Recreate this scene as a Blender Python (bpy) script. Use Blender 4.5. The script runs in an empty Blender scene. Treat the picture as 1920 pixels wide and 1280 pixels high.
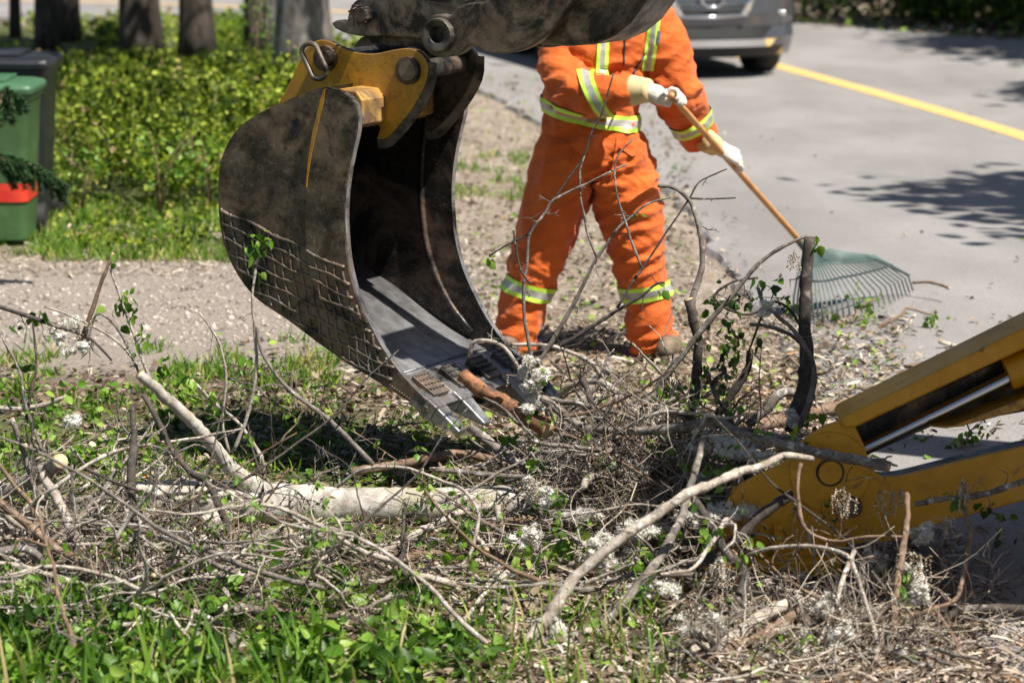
import bpy, bmesh, math, random
import numpy as np
from mathutils import Vector, Matrix, noise
from mathutils.bvhtree import BVHTree
random.seed(7); rng = np.random.default_rng(7)
R = math.radians
sc = bpy.context.scene; COL = sc.collection
# ------------------------------------------------------------------ camera, light
FPX = 5500.0; CH = 2.3; PITCH = math.atan((640 + 329) / FPX)
cam_d = bpy.data.cameras.new('camera'); cam = bpy.data.objects.new('camera', cam_d); COL.objects.link(cam)
cam.location = (0, 0, CH); cam.rotation_euler = (math.pi / 2 - PITCH, 0, 0)
cam_d.sensor_width = 36; cam_d.lens = FPX * 36 / 1920; cam_d.clip_end = 500; cam_d.clip_start = .1
cam_d.dof.use_dof = True; cam_d.dof.focus_distance = 10.1; cam_d.dof.aperture_fstop = 3.7
sc.camera = cam
SUN_EL, SUN_AZ = R(60), R(-38)      # azimuth measured from +X towards +Y
sdir = Vector((math.cos(SUN_EL) * math.cos(SUN_AZ), math.cos(SUN_EL) * math.sin(SUN_AZ), math.sin(SUN_EL)))
w = bpy.data.worlds.new('World'); sc.world = w; w.use_nodes = True
wn = w.node_tree; wn.nodes.clear()
sky = wn.nodes.new('ShaderNodeTexSky'); sky.sky_type = 'NISHITA'; sky.sun_disc = False
sky.sun_elevation = SUN_EL; sky.sun_rotation = math.atan2(sdir.x, sdir.y)
bg = wn.nodes.new('ShaderNodeBackground'); bg.inputs[1].default_value = .05
wo = wn.nodes.new('ShaderNodeOutputWorld'); wn.links.new(sky.outputs[0], bg.inputs[0]); wn.links.new(bg.outputs[0], wo.inputs[0])
sd = bpy.data.lights.new('sun', 'SUN'); sd.energy = 5.0; sd.angle = R(.55); sd.color = (1, .94, .84)
so = bpy.data.objects.new('sun', sd); COL.objects.link(so); so.rotation_euler = sdir.to_track_quat('Z', 'Y').to_euler()
sc.view_settings.view_transform = 'Standard'; sc.view_settings.look = 'None'
sc.view_settings.exposure = .74; sc.view_settings.gamma = 1; sc.view_settings.use_curve_mapping = False
sc.render.engine = 'CYCLES'; sc.cycles.use_denoising = True; sc.cycles.max_bounces = 6
sc.cycles.transparent_max_bounces = 6; sc.cycles.caustics_reflective = False; sc.cycles.caustics_refractive = False
# ------------------------------------------------------------------ pixel <-> world helpers
FWD = Vector((0, math.cos(PITCH), -math.sin(PITCH))); UP = Vector((0, math.sin(PITCH), math.cos(PITCH))); CAMP = Vector((0, 0, CH))
def ray(px, py): return Vector((px - 960, 0, 0)) + UP * (640 - py) + FWD * FPX
def at(px, py, Y): d = ray(px, py); return CAMP + d * (Y / d.y)
def gnd(px, py, z=0.): d = ray(px, py); return CAMP + d * ((z - CH) / d.z)
def onplane(px, py, p0, n): d = ray(px, py); return CAMP + d * ((p0 - CAMP).dot(n) / d.dot(n))
# ------------------------------------------------------------------ tagging
def tag(o, label=None, cat=None, group=None, kind=None):
    if label: o['label'] = label
    if cat: o['category'] = cat
    if group: o['group'] = group
    if kind: o['kind'] = kind
    return o
def thing(name, label, cat, loc, group=None):
    o = bpy.data.objects.new(name, None); COL.objects.link(o); o.location = loc; o.empty_display_size = .1
    return tag(o, label, cat, group)
def wloc(o):
    v = Vector((0, 0, 0))
    while o: v += Vector(o.location); o = o.parent
    return v
def link_mesh(name, V, faces, mats, parent=None, origin=None, smooth=True, midx=None):
    V = np.asarray(V, dtype=np.float64).reshape(-1, 3)
    if parent is not None: off = np.array(wloc(parent)); loc = (0, 0, 0)
    else:
        if origin is None: origin = ((V[:, 0].min() + V[:, 0].max()) / 2, (V[:, 1].min() + V[:, 1].max()) / 2, V[:, 2].min())
        off = np.array(origin); loc = tuple(off)
    V = V - off
    me = bpy.data.meshes.new(name)
    if isinstance(faces, np.ndarray):
        k = faces.shape[1]; n = faces.shape[0]
        me.vertices.add(len(V)); me.vertices.foreach_set('co', V.ravel())
        me.loops.add(n * k); me.loops.foreach_set('vertex_index', faces.ravel().astype(np.int32))
        me.polygons.add(n); me.polygons.foreach_set('loop_start', np.arange(n, dtype=np.int32) * k)
        me.update(calc_edges=True)
    else: me.from_pydata([tuple(v) for v in V], [], faces); me.update()
    if smooth: me.polygons.foreach_set('use_smooth', np.ones(len(me.polygons), dtype=bool))
    for m in (mats if isinstance(mats, (list, tuple)) else [mats]): me.materials.append(m)
    if midx is not None: me.polygons.foreach_set('material_index', np.asarray(midx, dtype=np.int32))
    o = bpy.data.objects.new(name, me); COL.objects.link(o); o.location = loc
    if parent is not None: o.parent = parent
    return o
def catmull(P, n):
    P = [Vector(p) for p in P]
    if len(P) < 3: return [P[0].lerp(P[-1], i / n) for i in range(n + 1)]
    Q = [P[0] * 2 - P[1]] + P + [P[-1] * 2 - P[-2]]; out = []; m = len(P) - 1
    for i in range(n + 1):
        t = i / n * m; k = min(int(t), m - 1); t -= k
        a, b, c, d = Q[k:k + 4]
        out.append(.5 * ((2 * b) + (c - a) * t + (2 * a - 5 * b + 4 * c - d) * t * t + (3 * b - a - 3 * c + d) * t ** 3))
    return out
class MB:
    def __init__(s): s.v = []; s.f = []; s.m = []
    def quadring(s, rings, mi=0, cap=True, capm=None):
        n = len(rings[0]); b = len(s.v)
        for r in rings: s.v += [tuple(p) for p in r]
        for i in range(len(rings) - 1):
            for j in range(n):
                s.f.append((b + i * n + j, b + i * n + (j + 1) % n, b + (i + 1) * n + (j + 1) % n, b + (i + 1) * n + j)); s.m.append(mi)
        if cap:
            cm = mi if capm is None else capm
            s.f.append(tuple(b + j for j in range(n))[::-1]); s.m.append(cm)
            s.f.append(tuple(b + (len(rings) - 1) * n + j for j in range(n))); s.m.append(cm)
    def tube(s, P, rad, n=8, mi=0, cap=True, capm=None, ref=None, rb=None, rough=0):
        P = [Vector(p) for p in P]; m = len(P); rings = []
        if not hasattr(rad, '__len__'): rad = [rad] * m
        if rb is not None and not hasattr(rb, '__len__'): rb = [rb] * m
        a = None
        for i in range(m):
            t = (P[min(i + 1, m - 1)] - P[max(i - 1, 0)])
            if t.length < 1e-9: t = Vector((0, 0, 1))
            t.normalize()
            if ref is not None: a = Vector(ref)
            elif a is None: a = Vector((0, 0, 1)) if abs(t.z) < .9 else Vector((1, 0, 0))
            a = (a - t * a.dot(t)).normalized(); b = t.cross(a)
            ra = rad[i]; rbb = rb[i] if rb is not None else ra; ring = []
            for j in range(n):
                th = 2 * math.pi * j / n; k = 1 + (random.uniform(-rough, rough) if rough else 0)
                ring.append(P[i] + a * (math.cos(th) * ra * k) + b * (math.sin(th) * rbb * k))
            rings.append(ring)
        s.quadring(rings, mi, cap, capm)
    def prism(s, A, B, mi=0, side=None):
        b = len(s.v); n = len(A); s.v += [tuple(p) for p in A] + [tuple(p) for p in B]
        s.f.append(tuple(b + i for i in range(n))[::-1]); s.m.append(mi)
        s.f.append(tuple(b + n + i for i in range(n))); s.m.append(mi)
        sm = mi if side is None else side
        for i in range(n): s.f.append((b + i, b + (i + 1) % n, b + n + (i + 1) % n, b + n + i)); s.m.append(sm)
    def box(s, c, sx, sy, sz, mi=0, rot=None):
        c = Vector(c); M = rot if rot is not None else Matrix.Identity(3); p = []
        for z in (-1, 1):
            for x, y in ((-1, -1), (1, -1), (1, 1), (-1, 1)): p.append(c + M @ Vector((x * sx / 2, y * sy / 2, z * sz / 2)))
        s.prism(p[:4], p[4:], mi)
    def ball(s, c, rx, ry=None, rz=None, mi=0, n=12, m=8, rot=None, wob=0):
        ry = rx if ry is None else ry; rz = rx if rz is None else rz; c = Vector(c); rings = []
        M = rot if rot is not None else Matrix.Identity(3)
        for i in range(m + 1):
            ph = math.pi * min(max(i / m, .02), .98); ring = []
            for j in range(n):
                th = 2 * math.pi * j / n; k = 1 + (random.uniform(-wob, wob) if wob else 0)
                ring.append(c + M @ (Vector((rx * math.sin(ph) * math.cos(th), ry * math.sin(ph) * math.sin(th), -rz * math.cos(ph))) * k))
            rings.append(ring)
        s.quadring(rings, mi)
    def build(s, name, mats, parent=None, smooth=True, origin=None, bevel=0, sharp=None):
        o = link_mesh(name, s.v, s.f, mats, parent, origin, smooth, s.m)
        bm = bmesh.new(); bm.from_mesh(o.data); bmesh.ops.recalc_face_normals(bm, faces=bm.faces); bm.to_mesh(o.data); bm.free()
        if bevel:
            bv = o.modifiers.new('bevel', 'BEVEL'); bv.width = bevel; bv.segments = 2; bv.limit_method = 'ANGLE'; bv.angle_limit = R(40)
        if sharp is not None and smooth:
            bm = bmesh.new(); bm.from_mesh(o.data)
            for e in bm.edges:
                if len(e.link_faces) == 2 and e.calc_face_angle(0) > R(sharp): e.smooth = False
            bm.to_mesh(o.data); bm.free()
        return o
def dup(o, parent=None):
    c = o.copy(); COL.objects.link(c)
    if parent is not None: c.parent = parent
    for ch in [x for x in bpy.data.objects if x.parent == o]: dup(ch, c)
    return c
# ------------------------------------------------------------------ materials
def new_mat(name):
    m = bpy.data.materials.new(name); m.use_nodes = True; return m, m.node_tree, m.node_tree.nodes['Principled BSDF']
def ramp(nt, fac, stops, interp='LINEAR'):
    r = nt.nodes.new('ShaderNodeValToRGB'); r.color_ramp.interpolation = interp
    el = r.color_ramp.elements
    while len(el) < len(stops): el.new(.5)
    for e, (p, c) in zip(el, stops): e.position = p; e.color = (*c, 1) if len(c) == 3 else c
    nt.links.new(fac, r.inputs[0]); return r.outputs[0]
def nz(nt, scale, detail=6, rough=.6, stretch=None, src='Object', dist=0, rot=None):
    tc = nt.nodes.new('ShaderNodeTexCoord'); n = nt.nodes.new('ShaderNodeTexNoise')
    n.inputs['Scale'].default_value = scale; n.inputs['Detail'].default_value = detail
    n.inputs['Roughness'].default_value = rough; n.inputs['Distortion'].default_value = dist
    if stretch:
        mp = nt.nodes.new('ShaderNodeMapping'); mp.inputs['Scale'].default_value = stretch
        if rot: mp.vector_type = 'TEXTURE'; mp.inputs['Scale'].default_value = [1 / v for v in stretch]; mp.inputs['Rotation'].default_value = rot
        nt.links.new(tc.outputs[src], mp.inputs[0]); nt.links.new(mp.outputs[0], n.inputs['Vector'])
    else: nt.links.new(tc.outputs[src], n.inputs['Vector'])
    return n.outputs['Fac']
def mixc(nt, f, a, b, typ='MIX'):
    m = nt.nodes.new('ShaderNodeMix'); m.data_type = 'RGBA'; m.blend_type = typ
    for s, v in ((0, f), (6, a), (7, b)):
        if hasattr(v, 'node'): nt.links.new(v, m.inputs[s])
        elif isinstance(v, (int, float)): m.inputs[s].default_value = v
        else: m.inputs[s].default_value = (*v, 1)
    return m.outputs[2]
def bump(nt, bs, h, st=.4, dist=.01):
    b = nt.nodes.new('ShaderNodeBump'); b.inputs['Strength'].default_value = st; b.inputs['Distance'].default_value = dist
    nt.links.new(h, b.inputs['Height']); nt.links.new(b.outputs[0], bs.inputs['Normal'])
def noisy(name, stops, scale=10, rough=.8, metal=0, bst=.3, bd=.01, detail=6, stretch=None, over=None, rrange=None, bscale=None):
    m, nt, bs = new_mat(name); f = nz(nt, scale, detail, .65, stretch); c = ramp(nt, f, stops)
    if over:
        for oc, osc, lo, hi, ostr, *orot in over:
            if orot and orot[0] == 'line':
                f_ = nz(nt, osc, 5, .55, ostr, dist=1.6); g = ramp(nt, f_, [(lo - .006, (0, 0, 0)), (lo, (hi, hi, hi)), (lo + .006, (0, 0, 0))])
                g = mixc(nt, 1., g, ramp(nt, nz(nt, osc * 1.7, 4), [(.45, (0, 0, 0)), (.58, (1, 1, 1))]), 'MULTIPLY'); c = mixc(nt, g, c, oc); continue
            g = ramp(nt, nz(nt, osc, 8, .7, ostr, dist=.6), [(lo, (0, 0, 0)), (hi, (1, 1, 1))]); c = mixc(nt, g, c, oc)
    nt.links.new(c, bs.inputs['Base Color']); bs.inputs['Roughness'].default_value = rough; bs.inputs['Metallic'].default_value = metal
    if rrange: nt.links.new(ramp(nt, nz(nt, scale * 1.7, 6), [(.35, (rrange[0],) * 3), (.65, (rrange[1],) * 3)]), bs.inputs['Roughness'])
    if bst: bump(nt, bs, nz(nt, bscale or scale * 2, 8, .7, stretch), bst, bd)
    return m
def plain(name, c, rough=.6, metal=0):
    m, nt, bs = new_mat(name); bs.inputs['Base Color'].default_value = (*c, 1); bs.inputs['Roughness'].default_value = rough
    bs.inputs['Metallic'].default_value = metal; return m
def island(name, stops, rough=.7, trans=0, spec=.3, patch=0):
    m, nt, bs = new_mat(name); g = nt.nodes.new('ShaderNodeNewGeometry'); fac = g.outputs['Random Per Island']
    if patch:
        mm = nt.nodes.new('ShaderNodeMath'); mm.operation = 'MULTIPLY_ADD'; nt.links.new(nz(nt, patch, 4, .6), mm.inputs[0]); mm.inputs[1].default_value = 1.7; nt.links.new(fac, mm.inputs[2])
        m2 = nt.nodes.new('ShaderNodeMath'); m2.operation = 'SUBTRACT'; nt.links.new(mm.outputs[0], m2.inputs[0]); m2.inputs[1].default_value = .85; fac = m2.outputs[0]
    c = ramp(nt, fac, stops)
    nt.links.new(c, bs.inputs['Base Color']); bs.inputs['Roughness'].default_value = rough
    bs.inputs['Specular IOR Level'].default_value = spec
    if trans:
        tr = nt.nodes.new('ShaderNodeBsdfTranslucent'); mx = nt.nodes.new('ShaderNodeMixShader'); mx.inputs[0].default_value = trans
        nt.links.new(mixc(nt, .5, c, (1, 1, .25), 'MULTIPLY'), tr.inputs[0]); nt.links.new(bs.outputs[0], mx.inputs[1]); nt.links.new(tr.outputs[0], mx.inputs[2])
        nt.links.new(mx.outputs[0], nt.nodes['Material Output'].inputs[0])
    return m
M = {}
def bark(name, a, b, c, lichen=(.55, .55, .5), lo=.58, hi=.66):
    M[name] = noisy(name, [(.3, a), (.5, b), (.7, c)], 22, .85, 0, .7, .006, over=[(lichen, 30, lo, hi, None), ((.03, .024, .018), 45, .56, .64, None)])
bark('bark_grey', (.065, .052, .043), (.17, .145, .125), (.34, .3, .26), (.6, .59, .55))
bark('bark_pale', (.15, .12, .095), (.36, .31, .26), (.6, .55, .48), (.75, .73, .69))
bark('bark_dark', (.02, .016, .013), (.06, .048, .04), (.13, .105, .09), (.3, .28, .25), .58, .68)
bark('bark_brown', (.09, .055, .035), (.2, .13, .085), (.34, .24, .17), (.4, .36, .3), .62, .7)
bark('bark_red', (.05, .025, .015), (.24, .10, .045), (.42, .2, .09), (.1, .06, .04), .5, .6)
M['bark_log'] = noisy('bark_log', [(.3, (.22, .19, .155)), (.5, (.44, .41, .365)), (.68, (.62, .6, .56))], 16, .85, 0, .6, .006, over=[((.2, .17, .13), 16, .55, .66, None), ((.36, .33, .24), 6, .52, .62, None), ((.05, .04, .03), 24, .62, .67, (1, 4, 4)), ((.12, .1, .08), 60, .6, .66, None)])
M['wood'] = noisy('cut_wood', [(.3, (.5, .3, .14)), (.6, (.75, .55, .32)), (.75, (.8, .65, .42))], 40, .8, 0, .3, .003)
M['leaf'] = island('poplar_leaf', [(0, (.045, .11, .012)), (.4, (.12, .26, .025)), (.8, (.24, .4, .05)), (1, (.36, .5, .1))], .45, .4, .4)
M['leaf_dark'] = island('dark_leaf', [(0, (.02, .05, .01)), (.5, (.05, .12, .015)), (1, (.13, .24, .03))], .45, .35, .4)
M['grass'] = island('grass_blade', [(0, (.05, .13, .012)), (.5, (.13, .28, .025)), (.8, (.26, .4, .05)), (.9, (.42, .44, .12)), (1, (.55, .45, .22))], .5, .4, .3, 3)
M['shrub'] = island('shrub_leaf', [(0, (.018, .04, .005)), (.3, (.07, .13, .012)), (.55, (.2, .29, .025)), (.8, (.4, .5, .05)), (.94, (.55, .62, .09)), (1, (.46, .34, .17))], .5, .4, .3, 1.8)
M['needle'] = island('spruce_needle', [(0, (.008, .03, .01)), (.6, (.02, .07, .02)), (1, (.06, .17, .04))], .5, .2)
M['chip'] = island('wood_chips', [(0, (.05, .035, .026)), (.3, (.17, .125, .09)), (.55, (.34, .275, .21)), (.8, (.48, .40, .32)), (.94, (.68, .6, .5)), (1, (.45, .22, .08))], .85)
M['debris'] = island('leaf_litter', [(0, (.05, .035, .025)), (.4, (.17, .12, .08)), (.65, (.35, .28, .2)), (.8, (.5, .45, .36)), (.82, (.09, .18, .02)), (1, (.28, .4, .07))], .8, .15)
M['stone'] = island('gravel_stone', [(0, (.13, .11, .095)), (.5, (.36, .31, .265)), (.9, (.54, .48, .42)), (1, (.64, .58, .5))], .9)
M['fluff'] = island('seed_fluff', [(0, (.6, .57, .52)), (.6, (.82, .8, .77)), (1, (.9, .89, .87))], .95, .2)
M['catkin'] = island('catkin', [(0, (.22, .16, .1)), (.5, (.45, .37, .27)), (1, (.68, .62, .52))], .9, .2)
# ------------------------------------------------------------------ ground (one sheet to the horizon; gravel, dirt and turf zones by noise)
def zone_mask(nt, X0, X1, Y0, Y1, soft, amp):
    """1 inside the box X0..X1, Y0..Y1 with noisy edges"""
    g = nt.nodes.new('ShaderNodeNewGeometry'); sp = nt.nodes.new('ShaderNodeSeparateXYZ'); nt.links.new(g.outputs['Position'], sp.inputs[0])
    nf = nz(nt, 1.3, 8, .7)
    def mth(op, a, b=None):
        n = nt.nodes.new('ShaderNodeMath'); n.operation = op
        for i, v in enumerate((a, b)):
            if v is None: continue
            if hasattr(v, 'node'): nt.links.new(v, n.inputs[i])
            else: n.inputs[i].default_value = v
        return n.outputs[0]
    j = mth('MULTIPLY', mth('SUBTRACT', nf, .5), amp * 2)
    def edge(v, e, sgn):
        d = mth('MULTIPLY', mth('SUBTRACT', mth('ADD', v, j), e), sgn / soft)
        n = nt.nodes.new('ShaderNodeClamp'); nt.links.new(mth('ADD', d, .5), n.inputs[0]); return n.outputs[0]
    a = mth('MULTIPLY', edge(sp.outputs[0], X0, 1), edge(sp.outputs[0], X1, -1))
    return mth('MULTIPLY', a, mth('MULTIPLY', edge(sp.outputs[1], Y0, 1), edge(sp.outputs[1], Y1, -1)))
gm, nt, bs = new_mat('ground_soil')
soil = ramp(nt, nz(nt, 9, 10, .75), [(.3, (.06, .04, .028)), (.5, (.16, .11, .075)), (.62, (.3, .22, .155)), (.72, (.46, .37, .28))])
turf = ramp(nt, nz(nt, 14, 10, .75), [(.35, (.05, .06, .02)), (.5, (.1, .13, .03)), (.62, (.2, .2, .07)), (.72, (.36, .3, .16))])
grav = ramp(nt, nz(nt, 45, 10, .8), [(.3, (.14, .11, .09)), (.45, (.31, .26, .22)), (.6, (.47, .405, .355)), (.7, (.62, .55, .49))])
pale = ramp(nt, nz(nt, 4.5, 10, .8, (1, .35, 1)), [(.38, (.15, .105, .07)), (.5, (.34, .26, .19)), (.62, (.56, .48, .39))])
c = mixc(nt, zone_mask(nt, -20, -.2, -5, 11.4, .8, .5), soil, turf)
c = mixc(nt, zone_mask(nt, -20, 5, 12.3, 60, .8, .6), c, mixc(nt, .5, pale, grav))
c = mixc(nt, zone_mask(nt, -30, -.15, 12.3, 15.6, .5, .4), c, grav)
c = mixc(nt, zone_mask(nt, -30, -.9, 15.9, 34.0, .6, .7), c, turf)
nt.links.new(c, bs.inputs['Base Color']); bs.inputs['Roughness'].default_value = .95
bump(nt, bs, nz(nt, 30, 10, .8), .9, .03)
gx = [-200, -60, -20] + list(np.linspace(-10, 10, 81)) + [20, 60, 200]; gy = [-20, 0] + list(np.linspace(5, 40, 141)) + [60, 120, 300]
GV = []; 
def gz(x, y):
    d = .012 * noise.noise(Vector((x * 1.7, y * 1.7, 0))) + .008 * noise.noise(Vector((x * 6, y * 6, 3)))
    e = road_in(y)
    if x > e - .5: d = d * max(0, min(1, (e - x) / .5)) - .012 * max(0, min(1, (x - e + .5) / .5))
    if y > 36.5 and x > -4: d += min((y - 36.5) * .3, 2.5) * min(1, (x + 4) / 4) * (1 if x > outer(y) else 0)
    return d
RIN = [(1.5, -20), (1.45, 0), (1.38, 7.7), (1.3, 10.2), (1.24, 12.8), (1.15, 15), (1.03, 18.2), (.7, 20.5), (.2, 23), (-.45, 26.5), (-1.2, 30), (-2.2, 33), (-5, 35), (-10, 36), (-30, 38), (-80, 40)]
ROUT = [(9.5, -20), (9, 0), (8.6, 15), (7.4, 24), (5.8, 31.2), (3.9, 33.6), (1.5, 37), (-3, 41), (-12, 44), (-30, 46), (-80, 48)]
def road_in(y): return float(np.interp(y, [p[1] for p in RIN], [p[0] for p in RIN]))
def outer(y): return float(np.interp(y, [p[1] for p in ROUT], [p[0] for p in ROUT]))
for y in gy:
    for x in gx: GV.append((x, y, gz(x, y)))
nx = len(gx); F = np.array([(j * nx + i, j * nx + i + 1, (j + 1) * nx + i + 1, (j + 1) * nx + i) for j in range(len(gy) - 1) for i in range(nx - 1)])
tag(link_mesh('ground', GV, F, gm, origin=(0, 0, 0)), kind='structure')
# road
am, nt, bs = new_mat('asphalt')
a1 = ramp(nt, nz(nt, 120, 8, .8), [(.3, (.165, .157, .155)), (.5, (.265, .252, .248)), (.68, (.42, .40, .392))])
a2 = ramp(nt, nz(nt, 1.1, 8, .6, (1, .4, 1)), [(.35, (.74, .735, .73)), (.62, (1, 1, 1))])
cc = mixc(nt, 1.0, a1, a2, 'MULTIPLY')
cr = ramp(nt, nz(nt, 5, 10, .7), [(.66, (0, 0, 0)), (.76, (1, 1, 1))]); cc = mixc(nt, cr, cc, (.36, .32, .27))
nt.links.new(cc, bs.inputs['Base Color']); bs.inputs['Roughness'].default_value = .85; bump(nt, bs, nz(nt, 150, 6, .8), .5, .006)
def resample(P, n):
    P = np.array(P, float); d = np.r_[0, np.cumsum(np.hypot(*np.diff(P, axis=0).T))]; t = np.linspace(0, d[-1], n)
    return np.c_[np.interp(t, d, P[:, 0]), np.interp(t, d, P[:, 1])]
def sheet(name, A, B, z, mat, jit=0, thick=.0):
    n = len(A); V = []
    for i in range(n):
        ja = jit * noise.noise(Vector((A[i][0] * 3, A[i][1] * 3, 7))) + jit * .5 * noise.noise(Vector((A[i][0] * 12, A[i][1] * 12, 9)))
        V += [(A[i][0] + ja, A[i][1], z), (B[i][0], B[i][1], z)]
    if thick: V += [(A[i][0] + jit * noise.noise(Vector((A[i][0] * 3, A[i][1] * 3, 7))) - .02, A[i][1], z - thick) for i in range(n)]
    f = [(2 * i, 2 * i + 1, 2 * i + 3, 2 * i + 2) for i in range(n - 1)]
    if thick: f += [(2 * n + i, 2 * i, 2 * i + 2, 2 * n + i + 1) for i in range(n - 1)]
    return tag(link_mesh(name, V, f, mat, origin=(0, 0, 0), smooth=False), kind='structure')
def smooth2(P, n): return np.array([(p.x, p.y) for p in catmull([(a, b, 0) for a, b in P], n)])
def rs(P, n):
    Q = resample(P, n); k = np.ones(41) / 41; pad = np.pad(Q, ((20, 20), (0, 0)), 'edge'); return np.c_[np.convolve(pad[:, 0], k, 'valid'), np.convolve(pad[:, 1], k, 'valid')]
def yedge(n):
    ys = np.r_[np.linspace(-20, 33, n)]; return ys
YA = np.linspace(-19, 33.2, 1000)
def sm(x): k = np.ones(31) / 31; return np.convolve(np.pad(x, 15, 'edge'), k, 'valid')
RA = np.c_[sm(np.interp(YA, [p[1] for p in RIN], [p[0] for p in RIN])), YA]; RB = np.c_[sm(np.interp(YA, [p[1] for p in ROUT], [p[0] for p in ROUT])), YA]
cA = resample([tuple(RA[-1]), (-5, 35), (-10, 36), (-30, 38), (-80, 40)], 60); cB = resample([tuple(RB[-1]), (1.5, 37), (-3, 41), (-12, 44), (-30, 46), (-80, 48)], 60)
sheet('road', np.r_[RA, cA[1:]], np.r_[RB, cB[1:]], .022, am, .07, .03)
ym, nt, bs = new_mat('road_paint')
yc = ramp(nt, nz(nt, 60, 8, .7), [(.3, (.5, .33, .12)), (.5, (.68, .44, .15)), (.7, (.75, .52, .22))])
nt.links.new(yc, bs.inputs['Base Color']); bs.inputs['Roughness'].default_value = .7
YL = smooth2([(5.35, -5), (4.95, 10), (4.42, 16), (3.82, 21.5), (2.56, 28), (2.1, 29.6), (.9, 32.7), (-2, 36.3), (-8, 39), (-25, 41)], 200)
tn = np.gradient(YL, axis=0); tn /= np.hypot(tn[:, 0], tn[:, 1])[:, None]; nn = np.c_[-tn[:, 1], tn[:, 0]]
sheet('road_marking', YL + nn * .1, YL - nn * .1, .026, ym)
# ------------------------------------------------------------------ scatter
def rots(n, tilt=.3, flat=False):
    y = rng.uniform(0, 2 * math.pi, n); tx = rng.normal(0, tilt, n); ty = rng.normal(0, tilt, n)
    cy, sy = np.cos(y), np.sin(y); cx, sx = np.cos(tx), np.sin(tx); cz, sz = np.cos(ty), np.sin(ty)
    Z = np.zeros(n); O = np.ones(n)
    Rz = np.array([[cy, -sy, Z], [sy, cy, Z], [Z, Z, O]]).transpose(2, 0, 1); Rx = np.array([[O, Z, Z], [Z, cx, -sx], [Z, sx, cx]]).transpose(2, 0, 1)
    Ry = np.array([[cz, Z, sz], [Z, O, Z], [-sz, Z, cz]]).transpose(2, 0, 1)
    return Rz @ Rx @ Ry
def scat(tv, tf, pos, rot, scl):
    tv = np.asarray(tv, float); tf = np.asarray(tf); n = len(pos); scl = np.asarray(scl, float)
    if scl.ndim == 1: scl = scl[:, None].repeat(3, 1)
    V = np.einsum('nij,nvj->nvi', rot, tv[None] * scl[:, None, :]) + np.asarray(pos)[:, None, :]
    F = tf[None] + (np.arange(n) * len(tv))[:, None, None]
    return V.reshape(-1, 3), F.reshape(-1, tf.shape[1])
def joinvf(L):
    V = []; F = []; o = 0
    for v, f in L: V.append(v); F.append(f + o); o += len(v)
    return np.concatenate(V), np.concatenate(F)
LEAF_V = [(0, 0, 0), (0, .5, -.06), (0, 1.05, .02), (-.36, .26, .1), (-.3, .66, .1), (.36, .26, .1), (.3, .66, .1)]
LEAF_F = [(0, 1, 3), (3, 1, 4), (4, 1, 2), (0, 5, 1), (5, 6, 1), (6, 2, 1)]
BL_V = [(-.012, 0, 0), (.012, 0, 0), (-.010, .06, .4), (.010, .06, .4), (-.006, .2, .75), (.006, .2, .75), (0, .42, 1)]
BL_F = [(0, 1, 3), (0, 3, 2), (2, 3, 5), (2, 5, 4), (4, 5, 6)]
CHIP_V = [(-.5, -.12, 0), (.5, -.08, .0), (.55, .1, .02), (-.45, .13, .03), (0, -.12, .08), (0, .14, .09)]
CHIP_F = [(0, 4, 5), (0, 5, 3), (4, 1, 2), (4, 2, 5)]
OCT_V = [(1, .1, 0), (-.9, 0, .1), (.1, .8, 0), (0, -.9, -.1), (.1, 0, .6), (0, 0, -.6)]
OCT_F = [(0, 2, 4), (2, 1, 4), (1, 3, 4), (3, 0, 4), (2, 0, 5), (1, 2, 5), (3, 1, 5), (0, 3, 5)]
def pts_px(n, x0, x1, y0, y1, z=0):
    """ground points spread evenly over a patch of ground; returns world xy"""
    P = [gnd(rng.uniform(x0, x1), rng.uniform(y0, y1)) for _ in range(n)]
    return np.array([(p.x, p.y, gz(p.x, p.y) + z) for p in P])
def stuff(name, L, mat, label=None, cat=None):
    V, F = joinvf(L) if isinstance(L, list) else L
    return tag(link_mesh(name, V, F, mat, origin=(0, 0, 0), smooth=False), label, cat, kind='stuff')
# gravel
P = np.concatenate([pts_px(7000, -40, 1020, 465, 650), pts_px(1600, 850, 1420, 380, 660), pts_px(900, 880, 1300, 180, 400)])
P = P[P[:, 0] < np.array([road_in(y) for y in P[:, 1]]) - .05]
stuff('gravel', scat(OCT_V, OCT_F, P, rots(len(P), .5), rng.gamma(2., .003, len(P)) + .0025), M['stone'], 'pale crushed gravel spread over the shoulder and driveway', 'gravel')
# wood chips and litter
P = np.concatenate([pts_px(9000, 900, 1700, 600, 830), pts_px(12000, 950, 2000, 1000, 1330), pts_px(6500, -60, 1000, 700, 1330), pts_px(1500, 1450, 1760, 560, 760), pts_px(2200, 840, 1400, 400, 660), pts_px(700, 1600, 2000, 650, 860), pts_px(1500, 850, 1150, 120, 420), pts_px(2600, -60, 500, 420, 520)])
P[:, 2] += rng.uniform(.003, .022, len(P)); on = P[:, 0] > np.array([road_in(y) for y in P[:, 1]]) - .05; P[on, 2] = .026 + rng.uniform(0, .01, on.sum())
e_ = np.array([road_in(y) for y in P[:, 1]]); kp = (P[:, 0] < e_) | (rng.uniform(0, 1, len(P)) < np.exp(-(P[:, 0] - e_) / np.where(P[:, 1] < 10.5, .14, .3))); P = P[kp]
s = rng.gamma(2.2, .0055, len(P)) + .006
stuff('wood_chips', scat(CHIP_V, CHIP_F, P, rots(len(P), .25), np.c_[s * rng.uniform(1., 3., len(P)), s * rng.uniform(.6, 1.5, len(P)), s]), M['chip'], 'tan wood chips and bark shreds littering the shoulder', 'wood chips')
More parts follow.
